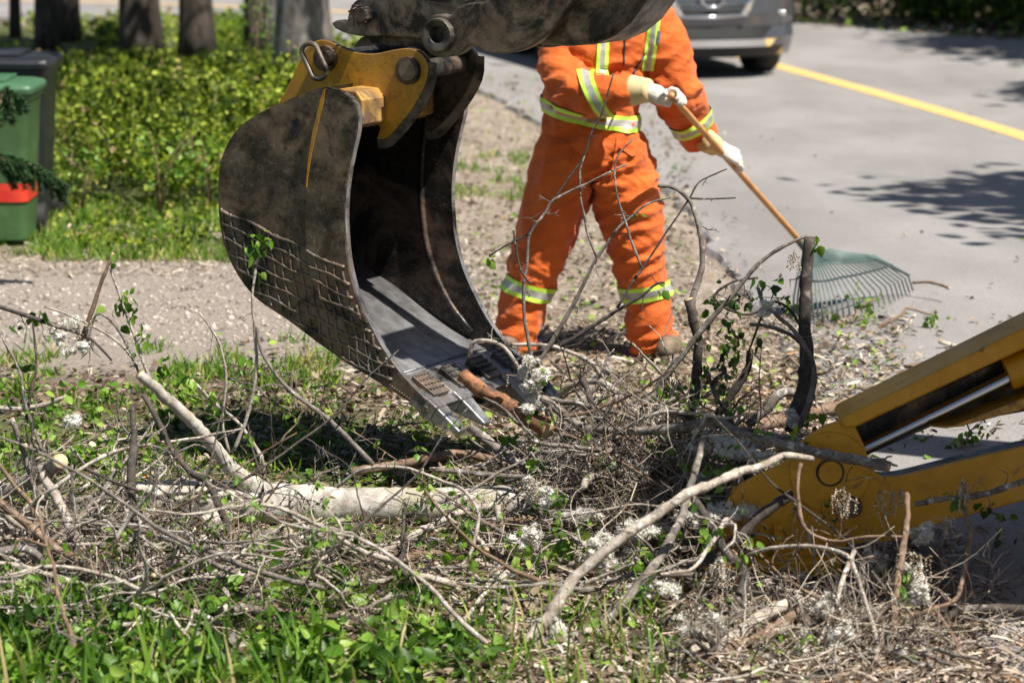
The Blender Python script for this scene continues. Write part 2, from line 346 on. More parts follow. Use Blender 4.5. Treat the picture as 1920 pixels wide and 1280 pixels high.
P = np.concatenate([pts_px(9500, -60, 1500, 690, 1330), pts_px(2500, 840, 1300, 150, 600), pts_px(1800, 900, 1700, 600, 800), pts_px(700, 400, 1000, 640, 760), pts_px(260, 1480, 2000, 600, 870), pts_px(60, 1300, 1930, 100, 600)])
P[:, 2] += rng.uniform(.004, .03, len(P)); on = P[:, 0] > np.array([road_in(y) for y in P[:, 1]]) - .05; P[on, 2] = .028 + rng.uniform(0, .01, on.sum())
stuff('leaf_litter', scat(LEAF_V, LEAF_F, P, rots(len(P), .4), rng.uniform(.015, .045, len(P))), M['debris'], 'fallen leaves and shredded bark lying under the branches', 'leaf litter')
# grass: driveway edge, verge below the shrubs, foreground
def blades(P, h0, h1, tilt=.25, wid=1.):
    n = len(P); h = rng.uniform(h0, h1, n); return scat(BL_V, BL_F, P, rots(n, tilt), np.c_[np.full(n, .35 * wid), h, h])
def clumpy(P, sc, th): return P[np.array([noise.noise(Vector((p[0] * sc, p[1] * sc, 5))) > th for p in P])]
stuff('grass', [blades(clumpy(pts_px(3400, -60, 660, 640, 740), 2.6, .08), .03, .1, .4), blades(clumpy(pts_px(1600, -60, 640, 740, 900), 3, .1), .03, .08, .4),
                blades(clumpy(pts_px(4200, 80, 450, 385, 492), 2.2, -.15), .03, .12, .5),
                blades(clumpy(pts_px(1500, -50, 130, 440, 480), 2, 0), .03, .08, .35),
                blades(clumpy(pts_px(1500, 820, 1000, 290, 380), 2.5, .05), .03, .08, .35),
                blades(clumpy(pts_px(2300, -60, 900, 1150, 1400), 3.5, .05), .04, .12, .4),
                blades(pts_px(230, -60, 620, 1200, 1500), .12, .26, .35, 1.4),
                blades(pts_px(60, 0, 800, 1250, 1500), .22, .34, .15, 1.5),
                blades(clumpy(pts_px(5000, 380, 470, 40, 130), .7, -.5), .08, .2, .35),
                blades(pts_px(250, 880, 1260, 1150, 1400), .06, .2, .3)], M['grass'], 'green grass growing along the verge and around the branches', 'grass')
# broad-leaved weeds in the foreground
def leafclump(c, n, r, h, s0, s1, tilt=.7):
    c = np.array(c); P = rng.normal(0, 1, (n, 3)); P /= np.linalg.norm(P, axis=1)[:, None]; P *= rng.uniform(.3, 1, n)[:, None] ** .5
    P = c + P * np.array([r, r, h]); P[:, 2] = np.maximum(P[:, 2], gz(c[0], c[1]) + .01)
    return scat(LEAF_V, LEAF_F, P, rots(n, tilt), rng.uniform(s0, s1, n))
L = []
for px, py, n, r, h in [(790, 1235, 90, .13, .07), (850, 1215, 50, .08, .06), (700, 1260, 80, .12, .06), (640, 1090, 60, .08, .10), (600, 1130, 60, .09, .08), (760, 1150, 50, .08, .05), (120, 1190, 90, .14, .08), (40, 1240, 90, .14, .08), (240, 1240, 70, .12, .08), (420, 1250, 60, .1, .06), (560, 1260, 60, .1, .06),
                        (880, 1270, 60, .1, .06), (520, 1100, 40, .08, .08), (360, 1180, 40, .1, .06), (180, 870, 60, .12, .05), (320, 800, 60, .12, .05), (60, 950, 50, .1, .06), (700, 900, 40, .1, .03), (560, 830, 50, .12, .03), (440, 800, 50, .12, .04)]:
    g = gnd(px, py); L.append(leafclump((g.x, g.y, h * .7), n, r, h, .02, .05))
for _ in range(120):
    g = gnd(rng.uniform(-40, 800), rng.uniform(1130, 1330)); L.append(leafclump((g.x, g.y, .06), 14, .05, .05, .02, .06))
for _ in range(240):
    g = gnd(rng.uniform(-40, 900), rng.uniform(720, 1080)); L.append(leafclump((g.x, g.y, .02), 12, .07, .015, .012, .03))
stuff('weeds', L[::2], M['leaf'], 'bright broad leaved weeds growing through the brush', 'weeds')
stuff('weeds', L[1::2], M['leaf_dark'], 'darker green weeds mixed in between the bright ones', 'weeds')
# ------------------------------------------------------------------ backhoe: bucket, ears, linkage, arm, off-frame body
MET = {}
def worn(name, stops, metal, rr, over, sc=9):
    if 'clean' not in name:
        sc1 = (.3, .26, .22) if 'steel' in name else (.2, .12, .05)
        over = over + [(sc1, 7 + 5 * q, .46 + .04 * q, .8, None, 'line') for q in range(3)] + [((.02, .016, .014), 5 + 4 * q, .5 + .03 * q, .8, None, 'line') for q in range(2)] + [((.24, .165, .12) if 'steel' in name else (.42, .22, .05), 3.2, .48, .66, None), ((.014, .011, .01) if 'steel' in name else (.3, .15, .02), 5, .5, .62, None)]
    MET[name] = noisy(name, stops, sc, .5, metal, .25, .004, 8, None, over, rr, 40); return MET[name]
worn('bucket_steel', [(.34, (.022, .017, .014)), (.5, (.105, .075, .056)), (.64, (.25, .185, .145))], .3, (.28, .6),
     [((.42, .4, .37), 26, .64, .7, (1, 1, .25)), ((.012, .011, .011), 14, .56, .66, None), ((.3, .27, .24), 70, .66, .72, (.3, 1, 1))])
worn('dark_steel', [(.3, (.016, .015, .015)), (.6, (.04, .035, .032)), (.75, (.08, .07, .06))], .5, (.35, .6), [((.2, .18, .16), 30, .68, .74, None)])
worn('edge_steel', [(.3, (.28, .27, .26)), (.6, (.5, .49, .47)), (.75, (.62, .61, .6))], .8, (.25, .5), [((.1, .08, .06), 20, .6, .7, None)])
worn('bright_steel', [(.3, (.17, .17, .175)), (.55, (.36, .365, .375)), (.72, (.6, .61, .62))], .7, (.25, .55), [((.25, .24, .23), 24, .58, .7, (1, 1, .3))])
worn('yellow_paint', [(.3, (.42, .2, .012)), (.5, (.55, .28, .014)), (.7, (.62, .34, .03))], .1, (.35, .55),
     [((.16, .075, .025), 7, .56, .68, None), ((.04, .03, .025), 34, .63, .68, (1, 1, .4)), ((.6, .48, .3), 50, .67, .71, (.3, 1, 1))])
worn('clean_yellow', [(.3, (.5, .24, .008)), (.5, (.6, .295, .010)), (.7, (.66, .35, .02))], .05, (.35, .5), [((.34, .17, .03), 3.5, .5, .8, None), ((.12, .07, .03), 16, .62, .7, None), ((.05, .04, .03), 60, .7, .74, None)])
worn('grimy_steel', [(.3, (.05, .045, .042)), (.5, (.13, .115, .10)), (.7, (.22, .19, .165))], .4, (.35, .6), [((.35, .27, .15), 12, .6, .68, None), ((.4, .38, .36), 40, .66, .71, (1, 1, .3))])
fm, nt, bs = new_mat('bucket_floor')
g = nt.nodes.new('ShaderNodeNewGeometry'); sp = nt.nodes.new('ShaderNodeSeparateXYZ'); nt.links.new(g.outputs['Position'], sp.inputs[0])
mr = nt.nodes.new('ShaderNodeMapRange'); mr.inputs[1].default_value = .75; mr.inputs[2].default_value = .42; nt.links.new(sp.outputs[2], mr.inputs[0])
c1 = ramp(nt, nz(nt, 10, 8, .7), [(.3, (.02, .017, .015)), (.6, (.05, .042, .036)), (.75, (.09, .075, .06))])
c2 = ramp(nt, nz(nt, 12, 8, .7, (1, 1, .3)), [(.3, (.16, .15, .15)), (.5, (.3, .3, .31)), (.7, (.5, .5, .52))])
nt.links.new(mixc(nt, mr.outputs[0], c1, c2), bs.inputs['Base Color']); bs.inputs['Metallic'].default_value = .6; bs.inputs['Roughness'].default_value = .42
bump(nt, bs, nz(nt, 30, 8, .7, (1, 1, .3)), .3, .004)
BW = Vector((.495, .869, 0)).normalized(); BU = Vector((.869, -.495, 0)).normalized(); BO = at(640, 500, 10.2); WID = .75
def bp(px, py, off=0.):
    """pixel traced on the near plate, at offset off across the bucket (the outline is traced at off=0 and carried across)"""
    return onplane(px, py, BO, BW) + BW * off
def bq(px, py, off=0.): return onplane(px, py, BO + BW * off, BW)
RIGHT = [(613, 163), (640, 172), (660, 186), (671, 208), (671, 245), (661, 290), (652, 340), (648, 390), (649, 440), (655, 495), (669, 550), (690, 600), (716, 650), (745, 692), (773, 724), (800, 750)]
BACK = [(788, 764), (740, 736), (690, 704), (650, 680), (600, 645), (540, 600), (484, 562), (450, 522), (426, 476), (414, 430), (409, 370), (412, 312), (426, 272), (448, 240), (482, 215), (530, 192), (578, 172)]
def smooth_px(P, n): return [(p.x, p.y) for p in catmull([(a, b, 0) for a, b in P], n)]
RS = smooth_px(RIGHT, 46); BS = smooth_px([(800, 752)] + BACK + [(613, 163)], 60)
hoe = thing('backhoe', 'yellow backhoe with a worn dark bucket over the branches and a stabiliser leg', 'backhoe', (3.2, 9.2, 0))
out = RS[:-1] + BS[:-1]
for off in (0., WID - .025):
    b = MB(); b.prism([bp(x, y, off) for x, y in out], [bp(x, y, off + .025) for x, y in out], 0, 1)
    sp_ = b.build('side_plate', [MET['bucket_steel' if off == 0 else 'dark_steel'], MET['edge_steel']], hoe, smooth=False)  # far plate in darker steel: the bucket's inner shade put into its colour
    if off == 0: near_plate = sp_
# cutter strip standing proud of the near plate, with yellow paint left on its edge
crease = smooth_px([(613, 167), (606, 200), (592, 260), (582, 320), (577, 380), (576, 430), (582, 500), (600, 560)], 20)
strip = crease + [(x, y) for x, y in RS[::-1] if 172 < y < 608]
strip = [(x, y) for x, y in strip]
b = MB(); b.prism([bp(x, y, -.012) for x, y in strip], [bp(x, y, -.0005) for x, y in strip], 0, 1); b.build('cutter_strip', [MET['bucket_steel'], MET['dark_steel']], near_plate, smooth=False)
b = MB(); yp = crease[:11]; wd = [1.5, 3, 4, 4.5, 4, 4.5, 3.5, 3, 2.5, 1.5, .5]
A = [(x + wd[i] * .6, y) for i, (x, y) in enumerate(yp)] + [(x - wd[i], y) for i, (x, y) in reversed(list(enumerate(yp)))]
b.prism([bp(x, y, -.016) for x, y in A], [bp(x, y, -.001) for x, y in A], 0); b.build('paint_streak', [MET['yellow_paint']], near_plate, smooth=False)
# far rib on the inside of the far plate
b = MB(); cr2 = smooth_px([(620, 190), (600, 260), (592, 340), (592, 430), (605, 520), (640, 610), (690, 680)], 20)
b.tube([bp(x, y, WID - .03) for x, y in cr2], .012, 6); b.build('rib', [MET['dark_steel']], hoe)
# shell
NW = 10; T = .022; b = MB(); cen = bp(560, 420, 0)
inner = []; outer_ = []
for x, y in BS:
    p = bp(x, y); q = p + (cen - p).normalized() * T; inner.append(q); outer_.append(p)
ring = outer_ + inner[::-1]
b.quadring([[p + BW * (.024 + (WID - .05) * k / NW) for p in ring] for k in range(NW + 1)], 0, True)
# floor gets its own wear
shell = b.build('bucket_shell', [fm, MET['bucket_steel']], hoe, smooth=True, sharp=35)
# floor seam (weld line) and lip
b = MB(); b.tube([bp(728, 700, .03), bp(728, 700, WID - .04)], .006, 6); 
q0 = inner[8]; b2 = MB()
b2.tube([q0 + BW * (.03) + Vector((0, 0, .002)), q0 + BW * (WID - .03) + Vector((0, 0, .002))], .004, 6); b2.build('weld_seam', [MET['bright_steel']], hoe)
# lip plate and adapters
lipd = (bp(830, 790) - bp(770, 742)).normalized(); lipn = lipd.cross(BW).normalized()
if lipn.z < 0: lipn = -lipn
def boxd(b, c, l, wd, th, d=lipd, n=lipn, mi=0, taper=1., tw=1.):
    A = []; B = []
    for s1, s2 in ((-1, -1), (1, -1), (1, 1), (-1, 1)):
        A.append(c + BW * (s1 * wd / 2) + n * (s2 * th / 2)); B.append(c + d * l + BW * (s1 * wd / 2 * tw) + n * (s2 * th / 2 * taper))
    b.prism(A, B, mi)
b = MB(); boxd(b, bp(742, 712, WID / 2), .085 * 2.1, WID - .052, .02); b.build('lip', [MET['bright_steel']], hoe, smooth=False, bevel=.004)
b = MB(); bb = MB()
for k in range(4):
    c0 = bp(788, 752, (k + .5) * WID / 4 + .0)
    boxd(b, c0 - lipd * .09 + lipn * .022, .11, .10, .03, taper=.8)
    for i in range(5):
        for j in range(4):
            b.box(c0 - lipd * (.085 - j * .025) + lipn * .038 + BW * (-.04 + i * .02), .015, .013, .006)
b.build('lip_shroud', [MET['grimy_steel']], hoe, smooth=False, bevel=.004)
for k in range(5):
    c0 = bp(790, 758, .03 + k * (WID - .06) / 4); b = MB()
    boxd(b, c0 - lipd * .05, .07, .06, .055, mi=0, taper=1.1); 
    boxd(b, c0 + lipd * .010, .05, .074, .07, taper=.88); boxd(b, c0 + lipd * .059, .115, .070, .060, taper=.24, tw=.7)
    t = b.build('tooth', [MET['bright_steel']], hoe, smooth=False, bevel=.006)
    b = MB(); pc = c0 + lipd * .025 - BW * .037; b.tube([pc, pc - BW * .012], .014, 6); b.build('bolt', [MET['bucket_steel']], t, smooth=False)
# hardfacing weld grid on the lower near plate
def inpoly(x, y, P):
    r = False; j = len(P) - 1
    for i in range(len(P)):
        if (P[i][1] > y) != (P[j][1] > y) and x < (P[j][0] - P[i][0]) * (y - P[i][1]) / (P[j][1] - P[i][1]) + P[i][0]: r = not r
        j = i
    return r
b = MB()
def topline(x): return 392 + (x - 411) * .463
def grid_off(x, y): 
    return -.014 if inpoly(x, y, strip) else -.002
def wline(P, r):
    run = []
    for x, y in P + [(-1, -1)]:
        if inpoly(x + 3, y, out) and inpoly(x - 3, y + 3, out) and y > topline(x) - 4 and x + y < 1450: run.append((x, y))
        else:
            if len(run) > 3: b.tube([bp(a + random.uniform(-.5, .5), c + random.uniform(-.6, .6), grid_off(a, c)) for a, c in run], [r * random.uniform(.75, 1.25) for _ in run], 5)
            run = []
for k in range(12):
    P = [(405 + i * 5, topline(405 + i * 5) + k * 24.5 + 2.2 * math.sin(i * .35 + k * 2)) for i in range(80)]; wline(P, .0064)
for k in range(31):
    x0 = 396 + k * 16.5; P = [(x0 + (y - 380) * .16 + 1.5 * math.sin(y * .08 + k), y) for y in range(380, 780, 5)]; wline(P, .0053)
b.build('hardfacing_grid', [MET['edge_steel2']] if 'edge_steel2' in MET else [worn('weld_steel', [(.3, (.07, .058, .048)), (.55, (.17, .145, .12)), (.75, (.3, .265, .23))], .4, (.4, .6), [((.03, .025, .02), 20, .6, .7, None)])], near_plate)
b = MB()
for i in range(26):
    for j in range(8):
        x = 668 + i * 4.6 + j * 2.2 - 6; y = 690 + i * 3.25 - 18 + j * 5.4
        if inpoly(x + 2, y, out) and inpoly(x - 4, y + 4, out) and x + y > 1372: b.ball(bp(x, y, -.002), .0042, .0042, .003, n=6, m=4)
b.build('hardfacing_beads', [MET['weld_steel']], near_plate)
worn('worn_yellow', [(.3, (.4, .2, .03)), (.5, (.55, .33, .08)), (.7, (.6, .45, .2))], .1, (.4, .6), [((.17, .11, .07), 6, .46, .56, (1, 1, .5)), ((.05, .035, .025), 20, .58, .66, None)])
# torque tube across the top
tt = [(598, 186), (628, 168), (660, 172), (672, 190), (673, 236), (640, 246)]
b = MB(); b.prism([bp(x, y, .026) for x, y in tt], [bp(x, y, WID - .026) for x, y in tt], 0); b.build('cross_tube', [MET['worn_yellow']], hoe, smooth=False, bevel=.006)
# ears: near and far, with a rim along the front edge
EAR = smooth_px([(520, 198), (545, 150), (572, 94), (592, 77), (614, 76), (642, 90), (670, 99), (702, 101), (736, 94), (768, 91), (790, 101), (803, 124), (798, 158), (777, 198), (748, 236), (724, 260), (706, 261)], 44) + [(713, 240), (700, 226), (640, 224), (570, 226)]
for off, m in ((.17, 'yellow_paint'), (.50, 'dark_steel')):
    b = MB()
    A = [onplane(x, y, BO + BW * .17, BW) + BW * (off - .17) for x, y in EAR]; b.prism(A, [p + BW * .028 for p in A], 0, 1)
    ear = b.build('mounting_ear', [MET[m], MET['dark_steel']], hoe, smooth=False, bevel=.003)
    b = MB(); A = [onplane(x, y, BO + BW * .17, BW) + BW * (off - .155) for x, y in smooth_px([(801, 118), (799, 155), (778, 196), (748, 236), (722, 262), (706, 262)], 14)]
    b.tube(A, .012, 4, ref=BW, rb=.03); b.build('ear_rim', [MET['grimy_steel']], ear, smooth=False)
def disc_px(b, px, py, off, r, l, mi=0, n=20): 
    c = bq(px, py, off); b.tube([c, c + BW * l], r, n, mi); return c
PR = 1 / 530.
b = MB(); c = disc_px(b, 763, 133, .135, 18 * PR, .42); b.build('bucket_pin', [MET['grimy_steel']], hoe, sharp=40)
b = MB(); c = bq(763, 133, .155); b.tube([c, c + BW * .02], 26 * PR, 24); b.build('pin_collar', [MET['dark_steel']], hoe, sharp=40)
b = MB(); c = disc_px(b, 607, 110, .12, 14 * PR, .42); b.build('bucket_pin', [MET['dark_steel']], hoe, sharp=40)
b = MB(); c = bq(607, 110, .15); b.tube([c, c + BW * .022], 24 * PR, 24); b.build('pin_collar', [MET['dark_steel']], hoe, sharp=40)
# lifting ring
ang = R(66); cpx, cpy = 589, 115; P = []
for i in range(28):
    t = 2 * math.pi * i / 28; ca, sa = math.cos(t), math.sin(t)
    lx = 15 * sa; ly = 15 * ca + (20 if ca > 0 else -20)
    P.append(onplane(cpx + lx * math.sin(ang) + ly * math.cos(ang), cpy - lx * math.cos(ang) + ly * math.sin(ang), BO + BW * .10, BW))
P.append(P[0]); P.append(P[1]); b = MB(); b.tube(P, .0095, 10, cap=False); b.build('lifting_ring', [MET['grimy_steel']], hoe)
# linkage (grey, upper left) and arm
LK = smooth_px([(621, 44), (633, 38), (649, 40), (654, 22), (662, 6), (684, -8), (720, -14)], 16) + [(830, -30), (880, 0), (850, 40), (800, 62), (786, 72), (730, 69), (672, 68), (645, 62), (628, 54)]
for off in (.19, .44):
    b = MB(); A = [onplane(x, y, BO + BW * .19, BW) + BW * (off - .19) for x, y in LK]; b.prism(A, [p + BW * .05 for p in A], 0, 1)
    b.build('link', [MET['grimy_steel'], MET['dark_steel']], hoe, smooth=False, bevel=.005)
b = MB(); A = [onplane(x, y, BO + BW * .24, BW) for x, y in [(672, 60), (800, 62), (805, 92), (770, 88), (700, 82)]]; b.prism(A, [p + BW * .2 for p in A]); b.build('link_spacer', [MET['dark_steel']], hoe, smooth=False)
b = MB(); c = disc_px(b, 676, 28, .15, 15 * PR, .36, n=6); b.build('link_pin', [MET['grimy_steel']], hoe, smooth=False, bevel=.004)
b = MB(); c = bq(676, 28, .172)
for i in range(9):
    a = i * .7; b.tube([c + BU * (math.cos(a) * .03) + Vector((0, 0, math.sin(a) * .03)), c + BU * (math.cos(a + .8) * .04) + Vector((0, 0, math.sin(a + .8) * .042)) - BW * .02], .003, 4)
b.build('wire_tie', [MET['dark_steel']], hoe)
ARMN = smooth_px([(790, 58), (800, 36), (822, 27), (842, 30), (858, 14), (880, 6), (905, 4), (925, -8), (945, -30)], 26) + [(1090, -30)] + smooth_px([(1066, 12), (1043, 46), (1020, 70), (985, 92), (947, 101), (912, 99), (893, 88), (880, 86), (866, 98), (848, 106), (818, 107), (797, 92), (789, 72)], 30)
for off in (.13, .46):
    b = MB(); A = [onplane(x, y, BO + BW * .13, BW) + BW * (off - .13) for x, y in ARMN]; b.prism(A, [p + BW * .05 for p in A], 0, 1)
    b.build('arm_cheek', [MET['bucket_steel'], MET['grimy_steel']], hoe, smooth=False, bevel=.006)
# boss with a through hole: ring lathe
c = bq(818, 66, .105); b = MB(); rings = []
for i in range(29):
    a = 2 * math.pi * i / 28; d = BU * math.cos(a) + Vector((0, 0, math.sin(a)))
    ro, ri = 31 * PR, 15 * PR
    rings.append([c + d * ro * .94, c + d * ro + BW * .006, c + d * ro + BW * .03, c + d * ri + BW * .03, c + d * ri + BW * .004, c + d * (ri * 1.12)])
b.quadring(rings, 0, False); b.tube([c + BW * .024, c + BW * .034], 15.5 * PR, 20, 1); b.build('pin_boss', [MET['grimy_steel'], MET['dark_steel']], hoe, smooth=True, sharp=50)
# arm box leading up and out of the frame to the machine
AB = [(990, 60), (1020, -40), (1240, -40), (1207, 4), (1178, 44), (1148, 68), (1112, 84), (1060, 88), (1010, 84)]
b = MB(); A = [onplane(x, y, BO + BW * .19, BW) for x, y in AB]; b.prism(A, [p + BW * .27 for p in A]); b.build('arm', [MET['bucket_steel']], hoe, smooth=False, bevel=.02)
b = MB(); a0 = (bq(1120, -30, .32)); b.tube([a0, a0 + Vector((1.1, -.3, .75)), Vector((3.0, 9.5, 3.7))], [.14, .17, .2], 4, ref=(0, 1, 0)); b.tube([Vector((2.95, 9.5, 3.75)), Vector((3.5, 9.35, 3.0)), Vector((3.9, 9.2, 1.0))], [.2, .24, .26], 4, ref=(0, 1, 0))
b.build('boom', [MET['clean_yellow']], hoe, smooth=False)
# unseen machine body and wheel; tall box sized and placed to shade the stabiliser
b = MB(); b.box((2.7, 8.36, 1.9), 2.05, .76, 2.2); b.box((3.0, 9.2, .95), 1.7, 1.0, .9); b.box((3.3, 7.1, .9), 1.0, .6, .9); b.build('machine_shade_body', [MET['clean_yellow']], hoe, smooth=False, bevel=.03)
b = MB(); b.tube([Vector((3.3, 7.7, .62)), Vector((3.3, 8.1, .62))], .62, 24); b.build('tyre', [plain('rubber', (.025, .025, .026), .8)], hoe, sharp=40)
# stabiliser leg
SY = 8.85
def sl(P, y0, y1, name, m, parent, sidem=None, bev=.004, zfix=False):
    b = MB(); A = [at(x, y, y0) for x, y in P]; B = [p + Vector((0, y1 - y0, 0)) for p in A]; b.prism(A, B, 0, None if sidem is None else 1)
    return b.build(name, [MET[m]] + ([MET[sidem]] if sidem else []), parent, smooth=False, bevel=bev)
LEG = [(1375, 915), (1425, 888), (1468, 870)] + smooth_px([(1482, 846), (1510, 822), (1545, 801), (1580, 786)], 8) + [(1604, 800)] + smooth_px([(1622, 838), (1632, 872), (1651, 892), (1675, 893), (1702, 889), (1786, 868), (1860, 850), (2120, 790)], 24) + [(2120, 890), (1925, 937), (1757, 982), (1727, 1003), (1660, 1016), (1592, 1018), (1560, 1050), (1545, 1066), (1330, 1066), (1312, 1050), (1345, 985)]
leg = sl(LEG, SY, SY + .022, 'stabiliser_leg', 'clean_yellow', hoe)
sl([(x, y) for x, y in LEG], SY + .16, SY + .18, 'leg_plate', 'clean_yellow', leg)
b = MB(); top = smooth_px([(1634, 880), (1651, 900), (1675, 901), (1702, 897), (1786, 876), (1860, 858), (2120, 798)], 18)
A = [at(x, y, SY + .022) for x, y in top]; b2 = [p + Vector((0, 0, -.012)) for p in A]
rr = [[p, p + Vector((0, .138, 0)), q + Vector((0, .138, 0)), q] for p, q in zip(A, b2)]; b.quadring(rr); b.build('leg_web', [MET['dark_steel']], leg, smooth=False)
b = MB(); c = at(1556, 884, SY - .002)
for r0, l, m in ((.044, .012, 0), (.036, .02, 1)): b.tube([c, c - Vector((0, l, 0))], r0, 28, m)
b.build('leg_pin', [MET['dark_steel'], MET['clean_yellow']], leg, sharp=40)
b = MB(); c = at(1596, 948, SY - .002); b.tube([c, c - Vector((0, .015, 0))], .034, 20); b.build('leg_bolt', [MET['bucket_steel']], leg, sharp=40)
b = MB(); c = at(1556, 884, SY - .001); b.tube([c, c - Vector((0, .008, 0))], .125, 40); b.build('hub_plate', [MET['clean_yellow']], leg, sharp=40, bevel=.002)
# foot pad
c = at(1440, 1078, SY + .09); b = MB(); b.box((c.x, SY + .09, .045), .42, .36, .05, 0); b.box((c.x, SY + .09, .012), .44, .38, .024, 1); b.box((c.x + .02, SY - .0, .11), .03, .08, .12, 0); b.box((c.x - .1, SY + .02, .1), .03, .06, .1, 0)
b.build('foot_pad', [MET['clean_yellow'], MET['dark_steel']], leg, smooth=False, bevel=.006)
b = MB(); c2 = at(1395, 1010, SY - .04); b.tube([c2, c2 + Vector((.05, 0, -.04)), c2 + Vector((.09, 0, -.1))], .012, 8); b.tube([at(1388, 1050, SY - .05), at(1400, 1085, SY - .05)], .014, 6); b.build('pad_linkage', [MET['yellow_paint']], leg)
# upper housing: top flange, dark channel, rod, barrel
sl([(1577, 790), (1585, 780), (1930, 610), (2120, 518), (2120, 570), (1930, 650), (1605, 801), (1590, 803), (1580, 800)], SY - .02, SY + .19, 'housing_flange', 'clean_yellow', leg, bev=.008)
sl([(1600, 800), (1930, 650), (2120, 565), (2120, 700), (1930, 770), (1790, 795), (1745, 800), (1625, 854)], SY + .12, SY + .14, 'housing_back', 'dark_steel', leg)
sl([(1745, 800), (1790, 797), (1930, 742), (2120, 665), (2120, 690), (1930, 765), (1800, 800), (1770, 803)], SY + .0, SY + .16, 'housing_lower_flange', 'yellow_paint', leg)
chrome = plain('chrome', (.42, .42, .43), .2, 1.)
b = MB(); b.tube([at(1618, 843, SY + .06), at(1900, 704, SY + .06)], .021, 20); b.build('cylinder_rod', [chrome], leg, sharp=40)
b = MB(); b.tube([at(1888, 700, SY + .06), at(1896, 697, SY + .06), at(2130, 580, SY + .06)], [.052, .056, .056], 24); b.build('cylinder_barrel', [MET['clean_yellow']], leg, sharp=40)
# ------------------------------------------------------------------ branches
PXM = lambda Y: Y * 1.02 / FPX
def wood(b, P, r0, r1, n=9, seg=None, jit=.5, mi=0, capm=None):
    L = sum((P[i + 1] - P[i]).length for i in range(len(P) - 1)); k = seg or max(6, int(L / .022))
    C = catmull(P, k); 
    rad = []
    for i, p in enumerate(C):
        t = i / k; r = r0 + (r1 - r0) * t
        C[i] = p + Vector((random.gauss(0, 1), random.gauss(0, 1), random.gauss(0, 1))) * (r * .10 * jit + .0006 * jit)
        rad.append(r * (1 + .10 * random.uniform(-1, 1) + (.22 if random.random() < .1 else 0)))
    b.tube(C, rad, n, mi, True, capm); return C
def twiglets(b, C, rbase, num, lmin, lmax, n=5, depth=1, up=0.):
    tips = []
    for _ in range(num):
        i = random.randrange(2, len(C) - 1); p = C[i]; t = (C[i] - C[i - 1]).normalized()
        s = Vector((random.gauss(0, 1), random.gauss(0, .8), random.gauss(up, 1))); s = (s - t * s.dot(t)).normalized()
        d = (t * random.uniform(.3, 1.1) + s).normalized(); l = random.uniform(lmin, lmax); Q = [p]
        for k in range(1, 6):
            d = (d + Vector((random.gauss(0, .22), random.gauss(0, .2), random.gauss(0, .22)))).normalized(); Q.append(Q[-1] + d * l / 5)
        Cc = wood(b, Q, rbase, rbase * .45, n, max(8, int(l / .02)), .9); tips.append(Cc)
        if depth: tips += twiglets(b, Cc, rbase * .65, random.randint(1, 3), l * .25, l * .6, 4, depth - 1)
    return tips
def leaves_on(points, n, s0=.02, s1=.05, droop=1., spread=.02):
    P = []; Rm = []
    for _ in range(n):
        p = random.choice(points); d = Vector((random.gauss(0, .7), random.gauss(0, .7), -droop + random.gauss(0, .5))).normalized()
        x = d.orthogonal().normalized(); x = Matrix.Rotation(random.uniform(0, 6.3), 3, d) @ x; z = x.cross(d)
        Rm.append(np.array([x, d, z]).T); P.append(np.array(p) + rng.normal(0, spread, 3))
    return scat(LEAF_V, LEAF_F, np.array(P), np.array(Rm), rng.uniform(s0, s1, n))
def branch(pts, r0, r1, Y0, Y1, mat, label, tw=0, tl=(.05, .16), lv=None, name='branch', cut=None, n=9, tr=None, ybow=0, group=None, lm='leaf', lsz=(.02, .045), cat='branch'):
    m = len(pts); P = []
    for i, (x, y) in enumerate(pts):
        t = i / (m - 1); P.append(at(x, y, Y0 + (Y1 - Y0) * t + ybow * math.sin(math.pi * t)))
    for p in P: p.z = max(p.z, .012)
    b = MB(); C = wood(b, P, r0 * PXM(Y0), r1 * PXM(Y1), n, capm=1)
    tips = twiglets(b, C, tr or max(.0016, min(r0, r1) * PXM(Y1) * .55), tw, *tl) if tw else []
    o = b.build(name, [M[mat], M['wood']], origin=tuple(C[0] if C[0].z < C[-1].z else C[-1])); tag(o, label, cat, group)
    if lv:
        pool = []
        for (lx, ly, cnt, sp) in lv:
            # leaves hang from the wood nearest the traced spot, each cluster with its own stalks
            allp = C + [q for c_ in tips for q in c_]
            near = sorted(allp, key=lambda q: (q - at(lx, ly, q.y)).length)[0]
            tgt = at(lx, ly, near.y); lb = MB(); wood(lb, [near, near.lerp(tgt, .5) + Vector((0, 0, .01)), tgt], .0018, .001, 4, 8)
            lb.build('stalk', [M[mat]], o)
            pool.append(leaves_on([near.lerp(tgt, .6), tgt], cnt, *lsz, 1., sp))
        V, F = joinvf(pool); link_mesh('leaves', V, F, M[lm], o, smooth=False)
    return o
